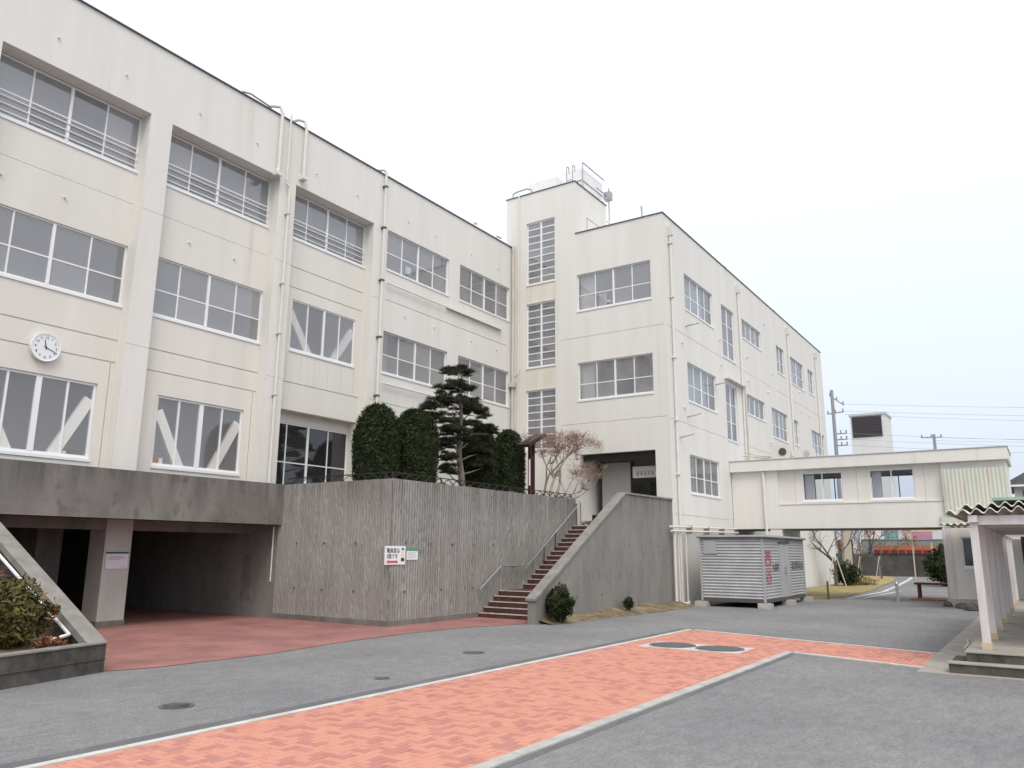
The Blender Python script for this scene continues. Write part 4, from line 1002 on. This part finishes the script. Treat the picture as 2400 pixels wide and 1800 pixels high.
# roof pieces on A/B
WT = thing('water_tank', (31.5, 17, TZ), 'pale panelled water tank on the roof of the stair tower', 'water tank')
m_ = MB(); m_.box(29.0, 32.4, 16.5, 18.6, 18.05, 18.25); m_.build('base_frame', 'galvanised', WT)
m_ = MB(); m_.box(29.05, 30.0, 17.05, 18.6, 18.25, 18.95); m_.box(30.3, 32.4, 16.4, 17.5, 18.2, 19.75); m_.build('tank_body', 'tank', WT)
m_ = MB()
for z in (18.55, 19.1): m_.box(30.27, 32.43, 16.37, 17.53, z, z+.04)
m_.build('panel_rib', 'galvanised', WT)
m_ = MB(); m_.tube([(30.2, 16.3, 19.95), (32.4, 16.3, 19.95)], .03, 6); m_.tube([(30.2, 16.3, 18.2), (30.2, 16.3, 19.95)], .03, 6); m_.tube([(32.3, 16.0, 16.8), (32.3, 16.0, 19.4)], .03, 6); m_.tube([(31.0, 16.0, 18.9), (32.3, 16.0, 18.9)], .03, 6); m_.build('guard_rail', 'galvanised', WT)
m_ = MB(); m_.box(32.0, 32.3, 15.8, 16.15, 18.7, 19.1); m_.build('valve_box', 'galvanised', WT)
m_ = MB(); m_.tube([(31.2, 15.7, 15.4), (31.2, 15.7, 18.2), (31.4, 16.4, 18.5)], .06, 8); m_.tube([(31.6, 15.6, 15.4), (31.6, 15.6, 17.2), (31.9, 15.9, 17.5)], .05, 8); m_.tube([(31.35, 15.4, 15.5), (31.5, 15.3, 16.6), (31.8, 15.2, 16.7), (32, 15.2, 15.5)], .05, 8); m_.build('supply_pipe', 'tank', WT)
LD = thing('roof_ladder', (28.6, 16.3, TZ), 'pair of hooked ladder rails standing on the tower roof edge', 'ladder')
for y in (16.15, 15.85):
    m_ = MB(); m_.tube([(28.4, y, TZ), (28.4, y, TZ+1.0), (28.5, y, TZ+1.1), (28.62, y, TZ+1.0), (28.62, y, TZ+.8)], .025, 6); m_.build('rail', 'galvanised', LD)
m_ = MB(); m_.tube([(28.4, 16.15, TZ+.35), (28.4, 15.85, TZ+.35)], .02, 6); m_.build('rung', 'galvanised', LD)
m_ = MB(); m_.tube([(28.25, 18.95, TZ), (28.25, 18.95, TZ+.35), (28.25, 18.8, TZ+.42), (28.25, 18.2, TZ+.45), (28.25, 17.95, TZ+.35), (28.25, 17.8, TZ+.1)], .035, 8); single(m_, 'roof_pipe', 'galvanised', 'bent grey pipe over the left edge of the tower roof', 'pipe')
AN = thing('roof_antenna', (31, 13.6, BZ), 'thin leaning antenna mast with a stay rod on the block roof', 'antenna')
m_ = MB(); m_.tube([(30, 13.2, BZ), (30, 13.28, BZ+1.5)], .04, 6); m_.build('mast', 'galvanised', AN)
m_ = MB(); m_.tube([(30, 13.25, BZ+.75), (30, 14.9, BZ+.45)], .03, 5); m_.tube([(30, 13.25, BZ+.75), (30.1, 12.65, BZ+.05)], .024, 5); m_.build('stay', 'galvanised', AN)
m_ = MB(); m_.tube([(28.3, 15.1, BZ), (28.3, 15.1, BZ+.75), (30.9, 15.1, BZ+.75), (30.9, 15.1, BZ)], .022, 6); single(m_, 'roof_rail', 'galvanised', 'thin grey guard rail on the roof against the tower side', 'rail')
for i, (x, lab) in enumerate(((36.0, 'small roof vent pipe nearest the front on the long side'), (44.6, 'small roof vent pipe halfway along the long side'), (49.5, 'small roof vent pipe towards the far end of the block'))):
    m_ = MB(); m_.tube([(x, YB+.3, BZ), (x, YB+.3, BZ+.3), (x+.2, YB+.25, BZ+.36), (x+.4, YB+.2, BZ+.25)], .06, 8); single(m_, 'vent_pipe', 'pipe_paint', lab, 'pipe', 'roof vent pipes')

# ================================================================== BRIDGE CORRIDOR
XG = 34.97; PG = ('x', XG)
G = thing('connecting_corridor', (36.5, 6, 0), 'raised cream corridor bridge joining the school block at right', 'corridor')
XG2 = 38.0
wl = MB()
wins = [(6.82, 8.45, 4.08, 5.27), (4.12, 5.78, 4.08, 5.27)]
facade(wl, PG, .95, 11.48, 2.92, 5.42, [(3.15, 9.45, 3.97, 5.40, .1)])
wl.build('wall', 'cream_wall', G, fix=False)
PG0 = PG; PG = ('x', XG+.1)
wl = MB(); facade(wl, PG, 3.15, 9.45, 3.97, 5.40, [(*q, .08) for q in wins]+[(u, u+.02, 3.99, 5.39, .02, True) for u in (8.75, 6.25, 3.75)])
wl.build('panel_strip', 'cream_panel', G, fix=False)
wl = MB(); facade(wl, ('x', XG2), .95, 11.48, 2.92, 5.42, [(3.3, 8.6, 4.08, 5.27, -.1)]); wl.quad((XG, .95, 2.92), (XG2, .95, 2.92), (XG2, .95, 5.42), (XG, .95, 5.42)); wl.build('rear_wall', 'cream_wall', G, fix=False)
m_ = MB(); m_.box(XG+.01, XG2-.01, 1.0, 11.48, 2.90, 3.05); m_.build('floor_slab', 'concrete', G)
m_ = MB(); m_.box(XG-.22, XG2+.2, .85, 11.49, 5.42, 5.88); m_.build('roof_slab', 'cream_wall', G)
m_ = MB(); m_.box(XG-.25, XG2+.22, .82, 11.49, 5.885, 5.92); m_.build('roof_edge', 'grey_frame', G)
for q in wins: window(G, PG, *q, .04, 2, (), thick=False, gm='clear_glass', sill=True)
window(G, ('x', XG2-.12), 3.3, 8.6, 4.08, 5.27, 0, 6, (), thick=False, gm='clear_glass', sill=False, fm='dark_frame')
m_ = MB()
for a, b in ((8.0, 8.4), (5.35, 5.72)): PB(m_, PG, a, b, .22, .26, 4.1, 5.25)
m_.build('folded_curtain', 'grey_frame', G)
m_ = MB(); m_.box(XG-.03, XG+.1, 3.15, 9.45, 3.93, 3.965); m_.build('ledge', 'cream_panel', G)
PG = PG0
bend_pipe(G, [(XG-.09, 10.05, 5.4), (XG-.09, 10.02, 2.2)], .06)
m_ = MB(); m_.box(XG+.02, XG2, 9.4, 9.9, .0, 2.9); m_.build('column', 'cream_wall', G)
m_ = MB(); m_.box(XG+.3, XG2, 9.9, 11.48, .0, 2.3); m_.build('lower_wall', 'cream_wall', G)
def corr(mb, axis, a0, a1, fn, pitch, amp, b0, b1, n=6, th=.012):
    """corrugated sheet: wave along a, straight along b; fn(a, wave, b) -> point"""
    k = int((a1-a0)/pitch*n); i0 = len(mb.v)
    for s_ in (0, th):
        for b in (b0, b1):
            for q in range(k+1):
                a = a0+(a1-a0)*q/k; mb.v.append(fn(a, amp*math.sin(2*math.pi*(a-a0)/pitch)+s_, b))
    L = k+1
    for s_ in (0, 1):
        o = i0+s_*2*L
        for q in range(k): mb.f.append((o+q, o+q+1, o+L+q+1, o+L+q))
    for e in (0, L):
        for q in range(k): mb.f.append((i0+e+q, i0+e+q+1, i0+2*L+e+q+1, i0+2*L+e+q))
m_ = MB(); corr(m_, 'y', .97, 3.12, lambda a, w_, b: (XG-.14-w_, a, b), .135, .012, 3.35, 5.14); m_.build('corrugated_panel', 'green_corrugated', G, fix=False)
m_ = MB(); m_.box(XG-.12, XG-.01, .95, 3.3, 2.9, 3.35); m_.build('stained_panel', 'green_corrugated', G)
# booth under the bridge end
KB = thing('gate_booth', (36, 2, 0), 'pale booth wall with a narrow dark window under the corridor end', 'booth')
wl = MB(); facade(wl, ('x', 34.85), .2, 3.28, .25, 2.88, [(2.18, 2.70, 1.42, 2.54, .1)]); wl.quad((34.85, 3.28, .25), (38, 3.28, .25), (38, 3.28, 2.88), (34.85, 3.28, 2.88)); wl.build('wall', 'cream_panel', KB, fix=False)
m_ = MB(); m_.box(34.75, 38, .2, 3.36, 0, .25); m_.build('plinth', 'pale_concrete', KB)
m_ = MB(); m_.box(34.82, 34.95, 3.02, 3.3, .25, 2.88); m_.build('corner_post', 'post_paint', KB)
window(KB, ('x', 34.85), 2.18, 2.70, 1.42, 2.54, .04, 1, (), gm='dark_glass', sill=True, name='window')
m_ = MB(); m_.box(35.3, 35.4, .3, 3.2, .3, 2.8); m_.build('inner_wall', 'dark_frame', KB)
for i, (x, y, s_) in enumerate(((34.0, 3.3, .22), (33.2, 2.75, .26), (32.2, 2.4, .3), (33.8, 2.9, .18))):
    m_ = MB(); D = sph(14)
    import bmesh
    bm = bmesh.new(); bmesh.ops.create_icosphere(bm, subdivisions=2, radius=1)
    vs = [(x+v.co.x*s_*(1+.2*random.uniform(-1, 1)), y+v.co.y*s_*.8*(1+.2*random.uniform(-1, 1)), .02+max(0, v.co.z)*s_*.75*(1+.2*random.uniform(-1, 1))) for v in bm.verts]
    fs = [tuple(v.index for v in f.verts) for f in bm.faces]; bm.free(); m_.raw(vs, fs)
    single(m_, 'rock', 'planter_concrete', ['rock furthest left by the booth plinth', 'middle rock by the booth plinth', 'largest nearest rock before the booth', 'smallest rock tucked against the booth plinth'][i], 'rock', 'rocks by the booth')

# AC units and clutter on the bridge roof
for i, (y, x, lab) in enumerate(((9.45, 35.6, 'left outdoor air conditioner unit on the corridor roof'), (8.45, 35.7, 'right outdoor air conditioner unit on the corridor roof'))):
    t = thing('air_conditioner', (x, y, 5.92), lab, 'air conditioner', 'roof air conditioners')
    m_ = MB(); m_.box(x, x+.35, y-.42, y+.42, 5.98, 6.62-.24*i); m_.build('casing', 'ac_white', t)
    m_ = MB(); m_.tube([(x-.01, y-.12, 6.31-.12*i), (x-.03, y-.12, 6.31-.12*i)], .17-.05*i, 16); m_.build('fan_grille', 'louvre' if i == 0 else 'grey_frame', t)
    m_ = MB(); m_.box(x+.05, x+.12, y-.35, y+.35, 5.92, 5.98); m_.box(x+.25, x+.3, y-.35, y+.35, 5.92, 5.98); m_.build('foot', 'grey_frame', t)
m_ = MB()
for y0, y1, z in ((11.2, 8.4, 6.0), (11.0, 9.0, 6.12), (10.6, 7.2, 5.98)): m_.tube([(35.6, y0, z+.25), (35.8, (y0+y1)/2, z), (36.0, y1, z)], .03, 5)
for y in (10.9, 10.2, 9.5): m_.tube([(35.7, y, 5.93), (35.75, y+.1, 6.2)], .02, 5)
single(m_, 'roof_pipework', 'rust_pipe', 'tangle of thin pipes on the corridor roof beside the block', 'pipe')

# ================================================================== SHED
SH = thing('storage_shed', (31, 9.5, 0), 'grey corrugated metal storage shed standing in front of the corridor', 'shed')
sx0, sx1, sy0, sy1, sz0, sz1 = 28.4, 33.95, 8.36, 10.62, .20, 2.52
m_ = MB(); corr(m_, 'z', sz0+.1, sz1-.12, lambda a, w_, b: (sx0-w_, b, a), .105, .024, sy0+.03, sy1-.03, 8); m_.build('corrugated_side', 'shed_grey', SH, fix=False)
for a, b in ((sx0+.05, sx0+2.05), (sx0+3.35, sx1-.05)):
    m_ = MB(); corr(m_, 'z', sz0+.1, sz1-.12, lambda a_, w_, b_: (b_, sy0-w_, a_), .105, .010, a, b, 8); m_.build('corrugated_front', 'shed_front', SH, fix=False)
m_ = MB(); m_.box(sx0+.02, sx1-.02, sy0+.03, sy1, sz0, sz1-.05); m_.build('body', 'shed_grey', SH)
for x, y in ((sx0, sy0), (sx1, sy0), (sx0, sy1)):
    m_ = MB(); m_.box(x-.035, x+.035, y-.035, y+.035, sz0, sz1-.06); m_.build('corner_post', 'shed_front', SH)
m_ = MB(); m_.box(sx0-.10, sx1+.12, sy0-.12, sy1+.1, sz1-.06, sz1); m_.build('roof', 'shed_grey', SH)
m_ = MB(); m_.box(sx0-.11, sx1+.13, sy0-.13, sy1+.11, sz1-.10, sz1-.061); m_.build('roof_trim', 'shed_dark', SH)
m_ = MB(); m_.box(sx0-.03, sx1, sy0-.03, sy1, sz0-.02, sz0+.1); m_.build('base_beam', 'shed_dark', SH)
for k, (a, b) in enumerate(((sx0+2.05, sx0+2.69), (sx0+2.71, sx0+3.35))):
    m_ = MB(); m_.box(a, b, sy0-.03, sy0+.02, sz0+.1, sz1-.28); d_ = m_.build('door', 'shed_front', SH)
    m_ = MB(); hx = b-.12 if k == 0 else a+.04; m_.box(hx, hx+.08, sy0-.06, sy0-.03, 1.15, 1.4); m_.build('handle', 'steel', d_)
m_ = MB(); m_.box(sx0+2.0, sx0+3.4, sy0-.06, sy0, sz1-.28, sz1-.2); m_.build('door_track', 'shed_dark', SH)
m_ = MB(); m_.box(sx0-.06, sx0-.012, sy1-.62, sy1-.12, 1.86, 2.32); m_.build('side_vent_plate', 'shed_front', SH)
psd = ('y', sy0-.03)
for k, ch in enumerate('西谷'): text_mesh(ch, .62, 'red_mark', SH, psd, sx0+.12, 1.48-.62*k, -.004, sx=1.35)
text_mesh('大高町', .30, 'sign_black', SH, psd, sx0+1.0, 1.28, -.004)
text_mesh('自主防災会', .34, 'sign_black', SH, psd, sx0+3.6, 1.30, -.004, sx=1.02)
for i, (x, y, lab) in enumerate(((28.3, 10.6, 'concrete block under the shed corner nearest the school wall'), (28.35, 8.34, 'concrete block under the near corner of the shed'), (31.2, 8.3, 'concrete block under the middle of the shed front'), (33.9, 8.3, 'concrete block under the far right end of the shed'))):
    m_ = MB(); m_.box(x-.2, x+.2, y-.22, y+.22, 0, .178); single(m_, 'concrete_block', 'pale_concrete', lab, 'block', 'blocks carrying the shed')

# ================================================================== COVERED WALKWAY
CW = thing('covered_walkway', (24, -.5, 0), 'covered walkway with pale posts and a wavy slate roof at right edge', 'walkway')
m_ = MB(); m_.box(15.1, 16.4, -5, 1.54, .018, .16); m_.build('step', 'planter_concrete', CW)
m_ = MB(); m_.box(15.08, 15.42, -5, 1.56, .161, .178); m_.build('step_edge', 'platform', CW)
m_ = MB(); m_.box(15.42, 34.5, -5, 1.30, .018, .315); m_.build('platform', 'planter_concrete', CW)
m_ = MB(); m_.box(15.40, 34.5, -5, 1.32, .316, .335); m_.build('platform_floor', 'platform', CW)
xs = [15.98, 17.9, 20.0, 22.2, 24.4, 26.6, 29.0, 31.4]
for x in xs:
    for y in (1.02, -2.2):
        m_ = MB(); m_.box(x-.062, x+.062, y-.062, y+.062, .335, 2.44); p_ = m_.build('post', 'post_paint', CW)
        m_ = MB(); m_.box(x-.076, x+.076, y-.076, y+.076, .336, .45); m_.build('post_base', 'post_base', p_)
for y in (1.02, -2.2): m_ = MB(); m_.box(15.85, 31.5, y-.07, y+.07, 2.441, 2.56); m_.build('side_beam', 'post_paint', CW)
for x in xs: m_ = MB(); m_.box(x-.06, x+.06, -2.13, .95, 2.40, 2.555); m_.build('cross_beam', 'post_paint', CW)
sl = lambda y: 2.60+.045*max(0, 1.4-y)
m_ = MB(); corr(m_, 'y', -3.0, 1.42, lambda a, w_, b: (b, a, sl(a)+w_), .205, .042, 15.8, 20.2, 8, .02); m_.build('roof_sheet', 'slate_roof', CW, fix=False, smooth=True)
m_ = MB(); corr(m_, 'y', -3.0, 1.42, lambda a, w_, b: (b, a, sl(a)+.03+w_), .205, .042, 20.0, 26.2, 8, .02); m_.build('roof_sheet', 'slate_roof', CW, fix=False, smooth=True)
m_ = MB(); corr(m_, 'y', -3.0, 1.30, lambda a, w_, b: (b, a, sl(a)+.13+w_), .205, .042, 16.6, 25, 8, .02); m_.build('upper_roof_sheet', 'slate_roof', CW, fix=False, smooth=True)
m_ = MB(); m_.prism([(17.0, sl(.7)+.24), (25, sl(.7)+.24), (25, sl(.7)+.29), (17.0, sl(.7)+.29)], 'y', -2.6, .75); m_.build('ridge_cap', 'green_roof', CW)
m_ = MB(); corr(m_, 'y', -3.0, 3.05, lambda a, w_, b: (b, a, 2.92-.03*(a-1)*0+w_), .205, .035, 31.5, 34.6, 8, .02); m_.build('rear_roof_sheet', 'slate_roof', CW, fix=False, smooth=True)
m_ = MB(); m_.box(31.6, 34.5, 1.9, 2.05, 2.7, 2.86); m_.box(31.6, 31.75, -2.5, 1.9, 2.7, 2.86); m_.build('rear_beam', 'post_paint', CW)
m_ = MB(); m_.box(15.42, 34.5, -4.9, -4.7, .335, 2.6); m_.build('back_wall', 'dark_frame', CW)
m_ = MB(); m_.box(26.9, 27.0, -4.7, .6, .335, 2.4); m_.build('end_screen', 'dark_frame', CW)
m_ = MB(); m_.tube([(19.0, 1.62, .02), (20.0, 1.62, .02), (20.0, 1.62, .12)], .03, 6); single(m_, 'ground_pipe', 'pipe_paint', 'short pale pipe lying beside the walkway platform', 'pipe')

# ================================================================== SMALL YARD THINGS
def manhole(x, y, r, name, label, z=.006, mat='iron_cover', group=None):
    t = thing(name, (x, y, 0), label, 'manhole', group)
    m_ = MB(); m_.tube([(x, y, z-.004), (x, y, z+.01)], r, 32); m_.build('lid', mat, t)
    n = 32; m_ = MB()
    for k in range(n):
        a, b = 2*math.pi*k/n, 2*math.pi*(k+1)/n
        m_.quad((x+(r+.02)*math.cos(a), y+(r+.02)*math.sin(a), z+.006), (x+(r+.02)*math.cos(b), y+(r+.02)*math.sin(b), z+.006), (x+(r+.06)*math.cos(b), y+(r+.06)*math.sin(b), z+.006), (x+(r+.06)*math.cos(a), y+(r+.06)*math.sin(a), z+.006))
    m_.build('rim', 'asphalt_band', t, fix=False)
fr = MB()
fr.box(15.42, 16.5, 5.12, 7.2, .003, .020); fr = struct(fr, 'cover_surround', 'kerb')
manhole(15.96, 6.66, .42, 'manhole_cover', 'left grey round manhole cover set in the brick path', .024)
manhole(15.96, 5.66, .42, 'manhole_cover', 'right grey round manhole cover set in the brick path', .024)
manhole(12.64, 9.31, .16, 'drain_cover', 'small dark drain cover in the asphalt before the ribbed wall', .003)
manhole(6.27, 9.16, .15, 'drain_cover', 'worn brownish drain cover in the asphalt nearest the planter', .003, 'planter_concrete')
manhole(9.35, 8.6, .06, 'drain_cover', 'tiny round drain cover beside the brick path edge', .003)
BL = thing('bollard', (35.97, 5.25, 0), 'short steel bollard standing in the driveway under the corridor', 'bollard')
m_ = MB(); m_.tube([(35.97, 5.25, 0), (35.97, 5.25, .72)], .06, 12); m_.build('post', 'galvanised', BL)
m_ = MB(); m_.tube([(35.97, 5.25, .72), (35.97, 5.25, .78)], [.085, .06], 12); m_.build('cap', 'steel', BL)
m_ = MB(); m_.tube([(35.77, 7.88, 0), (35.77, 7.88, .75)], .04, 8); single(m_, 'rusty_post', 'wood_brown', 'thin rusty post at the lawn corner right of the shed', 'post')
BN = thing('garden_bench', (38, 3.9, 0), 'weathered brown wooden bench under the corridor by the booth', 'bench')
m_ = MB(); m_.box(38.2, 39.0, 3.45, 4.9, .62, .70); m_.build('seat', 'wood_brown', BN)
for x in (38.3, 38.9):
    for y in (3.6, 4.75): m_ = MB(); m_.box(x-.04, x+.04, y-.04, y+.04, .0, .62); m_.build('leg', 'wood_brown', BN)
m_ = MB(); m_.box(37.5, 40, 3.3, 5.0, .0, .06); single(m_, 'brick_pad', 'brick_mortar', 'low reddish pad under the garden bench', 'paving')

# ================================================================== BACKGROUND beyond the corridor
FW = thing('boundary_wall', (76, 15, 0), 'long dark stained wall with orange band beyond the lawn', 'wall')
m_ = MB(); m_.box(76, 76.4, -10, 40, 0, 1.9); m_.build('wall_body', 'far_wall', FW)
m_ = MB(); m_.box(75.95, 76.3, -4, 12.6, 2.22, 2.62); m_.build('orange_band', 'orange_band', FW)
m_ = MB(); m_.box(75.9, 76.25, -4, 12.6, 1.9, 2.215); m_.build('lower_band', 'dark_red', FW)
m_ = MB()
for k in range(26): m_.box(75.86, 75.9, -3.8+k*.63, -3.72+k*.63, 1.9, 2.22)
m_.build('band_post', 'orange_band', FW)
GFn = thing('green_mesh_fence', (78, 10, 2), 'grey green fence above the orange band wall', 'fence')
m_ = MB(); m_.box(78, 78.05, -6, 14, 0, 3.1); m_.build('mesh', 'fence_green', GFn)
m_ = MB(); m_.box(77.95, 78.0, -6, 14, 3.1, 3.18); m_.build('top_rail', 'galvanised', GFn)
for i, (y0, y1, z0, z1, mt_, lab) in enumerate(((11.0, 12.2, 3.0, 4.3, 'teal', 'teal banner beyond the lawn seen under the corridor'), (8.3, 9.9, 3.0, 3.85, 'pink', 'pink banner beyond the lawn seen under the corridor'), (7.8, 10.3, 3.86, 5.2, 'yellow_pale', 'pale yellow wall panel above the pink banner'))):
    m_ = MB(); m_.box(79+i*.1, 79.08+i*.1, y0, y1, z0, z1); single(m_, 'banner', mt_, lab, 'banner')
FB = thing('distant_building', (98, 20, 0), 'low white building far behind with a louvred tower above the corridor roof', 'building')
m_ = MB(); m_.box(95.5, 110, 9, 32, 0, 5.6); m_.build('wall', 'far_building', FB)
m_ = MB(); m_.box(95, 99, 13.45, 17.15, 0, 17.2); tw_ = m_.build('tower', 'tower_white', FB)
m_ = MB(); m_.box(94.9, 99.1, 13.35, 17.25, 17.2, 17.45); m_.build('tower_roof', 'far_building', tw_)
m_ = MB(); m_.box(94.93, 94.99, 13.85, 16.95, 14.75, 17.1); lv = m_.build('louvre_panel', 'louvre', tw_)
m_ = MB()
for k in range(14): m_.box(94.88, 94.93, 13.87, 16.93, 14.8+k*.165, 14.86+k*.165)
m_.build('louvre_slats', 'louvre', tw_)
for k in range(5):
    m_ = MB(); m_.box(95.44, 95.49, 18+k*2.4, 19.6+k*2.4, 1.6, 3.4); m_.build('window', 'dark_glass', FB)
HS = thing('distant_house', (62, 0, 0), 'house with dark grey tiled roof at the right edge behind the corridor', 'house')
m_ = MB(); m_.box(60, 68, -7, 1.35, 0, 6.3); m_.build('wall', 'house_wall', HS)
m_ = MB(); m_.prism([(-7.6, 6.25), (2.0, 6.25), (-2.8, 9.0)], 'x', 59.4, 68.6); m_.build('roof', 'roof_tile', HS)
m_ = MB(); m_.box(59.92, 59.99, .4, .9, 5.3, 5.9); m_.build('window', 'dark_glass', HS)
m_ = MB(); m_.box(59.35, 59.45, -7.5, 1.9, 6.12, 6.24); m_.build('gutter', 'white_frame', HS)

def pole(x, y, h, arms, label):
    t = thing('utility_pole', (x, y, 0), label, 'utility pole', 'utility poles')
    m_ = MB(); m_.tube([(x, y, 0), (x, y, h)], [.2, .13], 10); m_.build('mast', 'pole_concrete', t)
    for (dy0, dy1, z, dz) in arms:
        m_ = MB(); m_.tube([(x, y+dy0, z), (x, y+dy1, z+dz)], .055, 6); a_ = m_.build('crossarm', 'wire', t)
        for q in (0.05, .95, .5):
            yy = y+dy0+(dy1-dy0)*q; zz = z+dz*q; m_ = MB(); m_.tube([(x, yy, zz), (x, yy, zz+.28)], .06, 6); m_.build('insulator', 'pole_concrete', a_)
    return t
pole(70, 13.9, 15.6, ((.2, -.9, 15.15, -.95), (.5, -.85, 13.55, .1), (.0, -.95, 11.8, 0), (0, -.95, 11.3, 0), (0, -.95, 10.8, 0)), 'grey utility pole with angled crossarms right of the school block')
pole(85, 7.9, 13.2, ((1.15, -.7, 12.95, -.05),), 'distant utility pole with one crossarm above the corridor roof')
def wires(pts, label, r=.010):
    m_ = MB()
    for a, b, sag in pts:
        a, b = Vector(a), Vector(b); p = []
        for k in range(11):
            t = k/10; q = a.lerp(b, t); q.z -= sag*4*t*(1-t); p.append(q)
        m_.tube(p, r, 4, cap=False)
    single(m_, 'power_line', 'wire', label, 'power line', fix=False)
wires([((70, 13.0, 14.3), (72, -16, 11.6), .2)], 'uppermost faint power line crossing the sky at right')
wires([((70, 13.0, 13.7), (72, -16, 10.9), .2)], 'middle faint power line crossing the sky at right')
wires([((70, 13.0, 13.4), (72, -16, 10.4), .2)], 'lower of the three high power lines at right')
for k, (z, lab) in enumerate(((11.8, 'top low power line just above the corridor roof'), (11.3, 'second low power line just above the corridor roof'), (10.8, 'third low power line just above the corridor roof'))):
    wires([((70, 13.0, z), (72, -16, z-2.6), .25)], lab)
for k, (z, lab) in enumerate(((12.9, 'line from the distant pole towards the right edge'), (12.6, 'lower line from the distant pole towards the right edge'))):
    wires([((85, 7.9, z), (80, -20, z-2.5+.2*k), .3)], lab)

def far_tree(x, y, h, label, leaf=None, nleaf=0, r=.09, seed=1, stakes=0, mat='dark_twig', depth=4, lsize=.09):
    random.seed(seed); t = thing('lawn_tree', (x, y, 0), label, 'tree', 'small trees on the lawn')
    m_ = MB(); tw = []
    m_.tube([(x, y, 0), (x+.03, y, h*.3)], [r, r*.8], 6)
    for k in range(3): grow(m_, (x+.03, y, h*.3), (random.gauss(0, .6), random.gauss(0, .6), 1), h*.3, r*.6, depth, .5, tw, .12, (2, 3), 2, 4, .72)
    m_.build('trunk', mat, t)
    if leaf:
        P = []
        for p, d in tw:
            for k in range(max(1, nleaf//len(tw))): P.append(p+Vector((random.gauss(0, .18), random.gauss(0, .18), random.gauss(0, .15))))
        mb = MB(); leafcloud(mb, np.array([tuple(p) for p in P]), None, lsize); mb.build('crown', leaf, t, fix=False)
    for k in range(stakes):
        a = k*2.1+.4; m_ = MB(); m_.tube([(x+.55*math.cos(a), y+.55*math.sin(a), 0), (x+.1*math.cos(a), y+.1*math.sin(a), 1.7)], .032, 6); m_.build('stake', 'stake', t)
far_tree(49.5, 10.4, 4.4, 'bare pruned tree beside the shed with pale stakes', None, 0, .10, 3, 3, depth=5)
bush('dark_shrub', 50.6, 10.0, 0, .75, .7, 1.3, 1500, 'shrub_dark', 'dark leafy shrub on the lawn just right of the shed', .07)
bush('dry_shrub', 52.5, 9.6, 0, 1.1, .8, .45, 900, 'dry_grass', 'low dried shrub on the lawn in front of the staked trees', .06)
far_tree(63, 11.4, 4.6, 'bare staked tree in the middle of the lawn', 'orange_leaf', 120, .07, 5, 2, depth=5, lsize=.045)
far_tree(66, 10.6, 4.2, 'orange leafed staked tree towards the lawn tip', 'gold_leaf', 700, .07, 8, 2, depth=4, lsize=.06)
far_tree(71.5, 13.4, 5.5, 'bare grey tree at the back of the lawn', None, 0, .09, 13, 1, depth=5)
far_tree(74, 16.0, 5.5, 'bare tree furthest left at the lawn back edge', None, 0, .09, 17, 0, depth=5)
far_tree(77.2, 13.2, 6.0, 'bare forked tree behind the boundary wall', None, 0, .12, 23, 0, depth=5)
m_ = MB(); m_.box(60.5, 60.9, 11.6, 12.0, 0, 3.6); single(m_, 'concrete_post', 'stake', 'pale square post standing at the left of the lawn', 'post')
bush('dark_shrub', 55, 5.3, 0, 1.5, .9, 2.2, 2600, 'shrub_dark', 'tall dark shrub against the booth side beyond the bench', .09)
m_ = MB(); m_.tube([(58, 6.2, 0), (58, 6.2, 2.6)], .05, 6); single(m_, 'sign_post', 'stake', 'thin pale post at the driveway beyond the corridor', 'post')
m_ = MB(); m_.tube([(66, 8.3, 0), (66, 8.3, 5)], .05, 6); single(m_, 'sign_post', 'stake', 'thin tall grey post in front of the orange band wall', 'post')
bpy.context.view_layer.update()
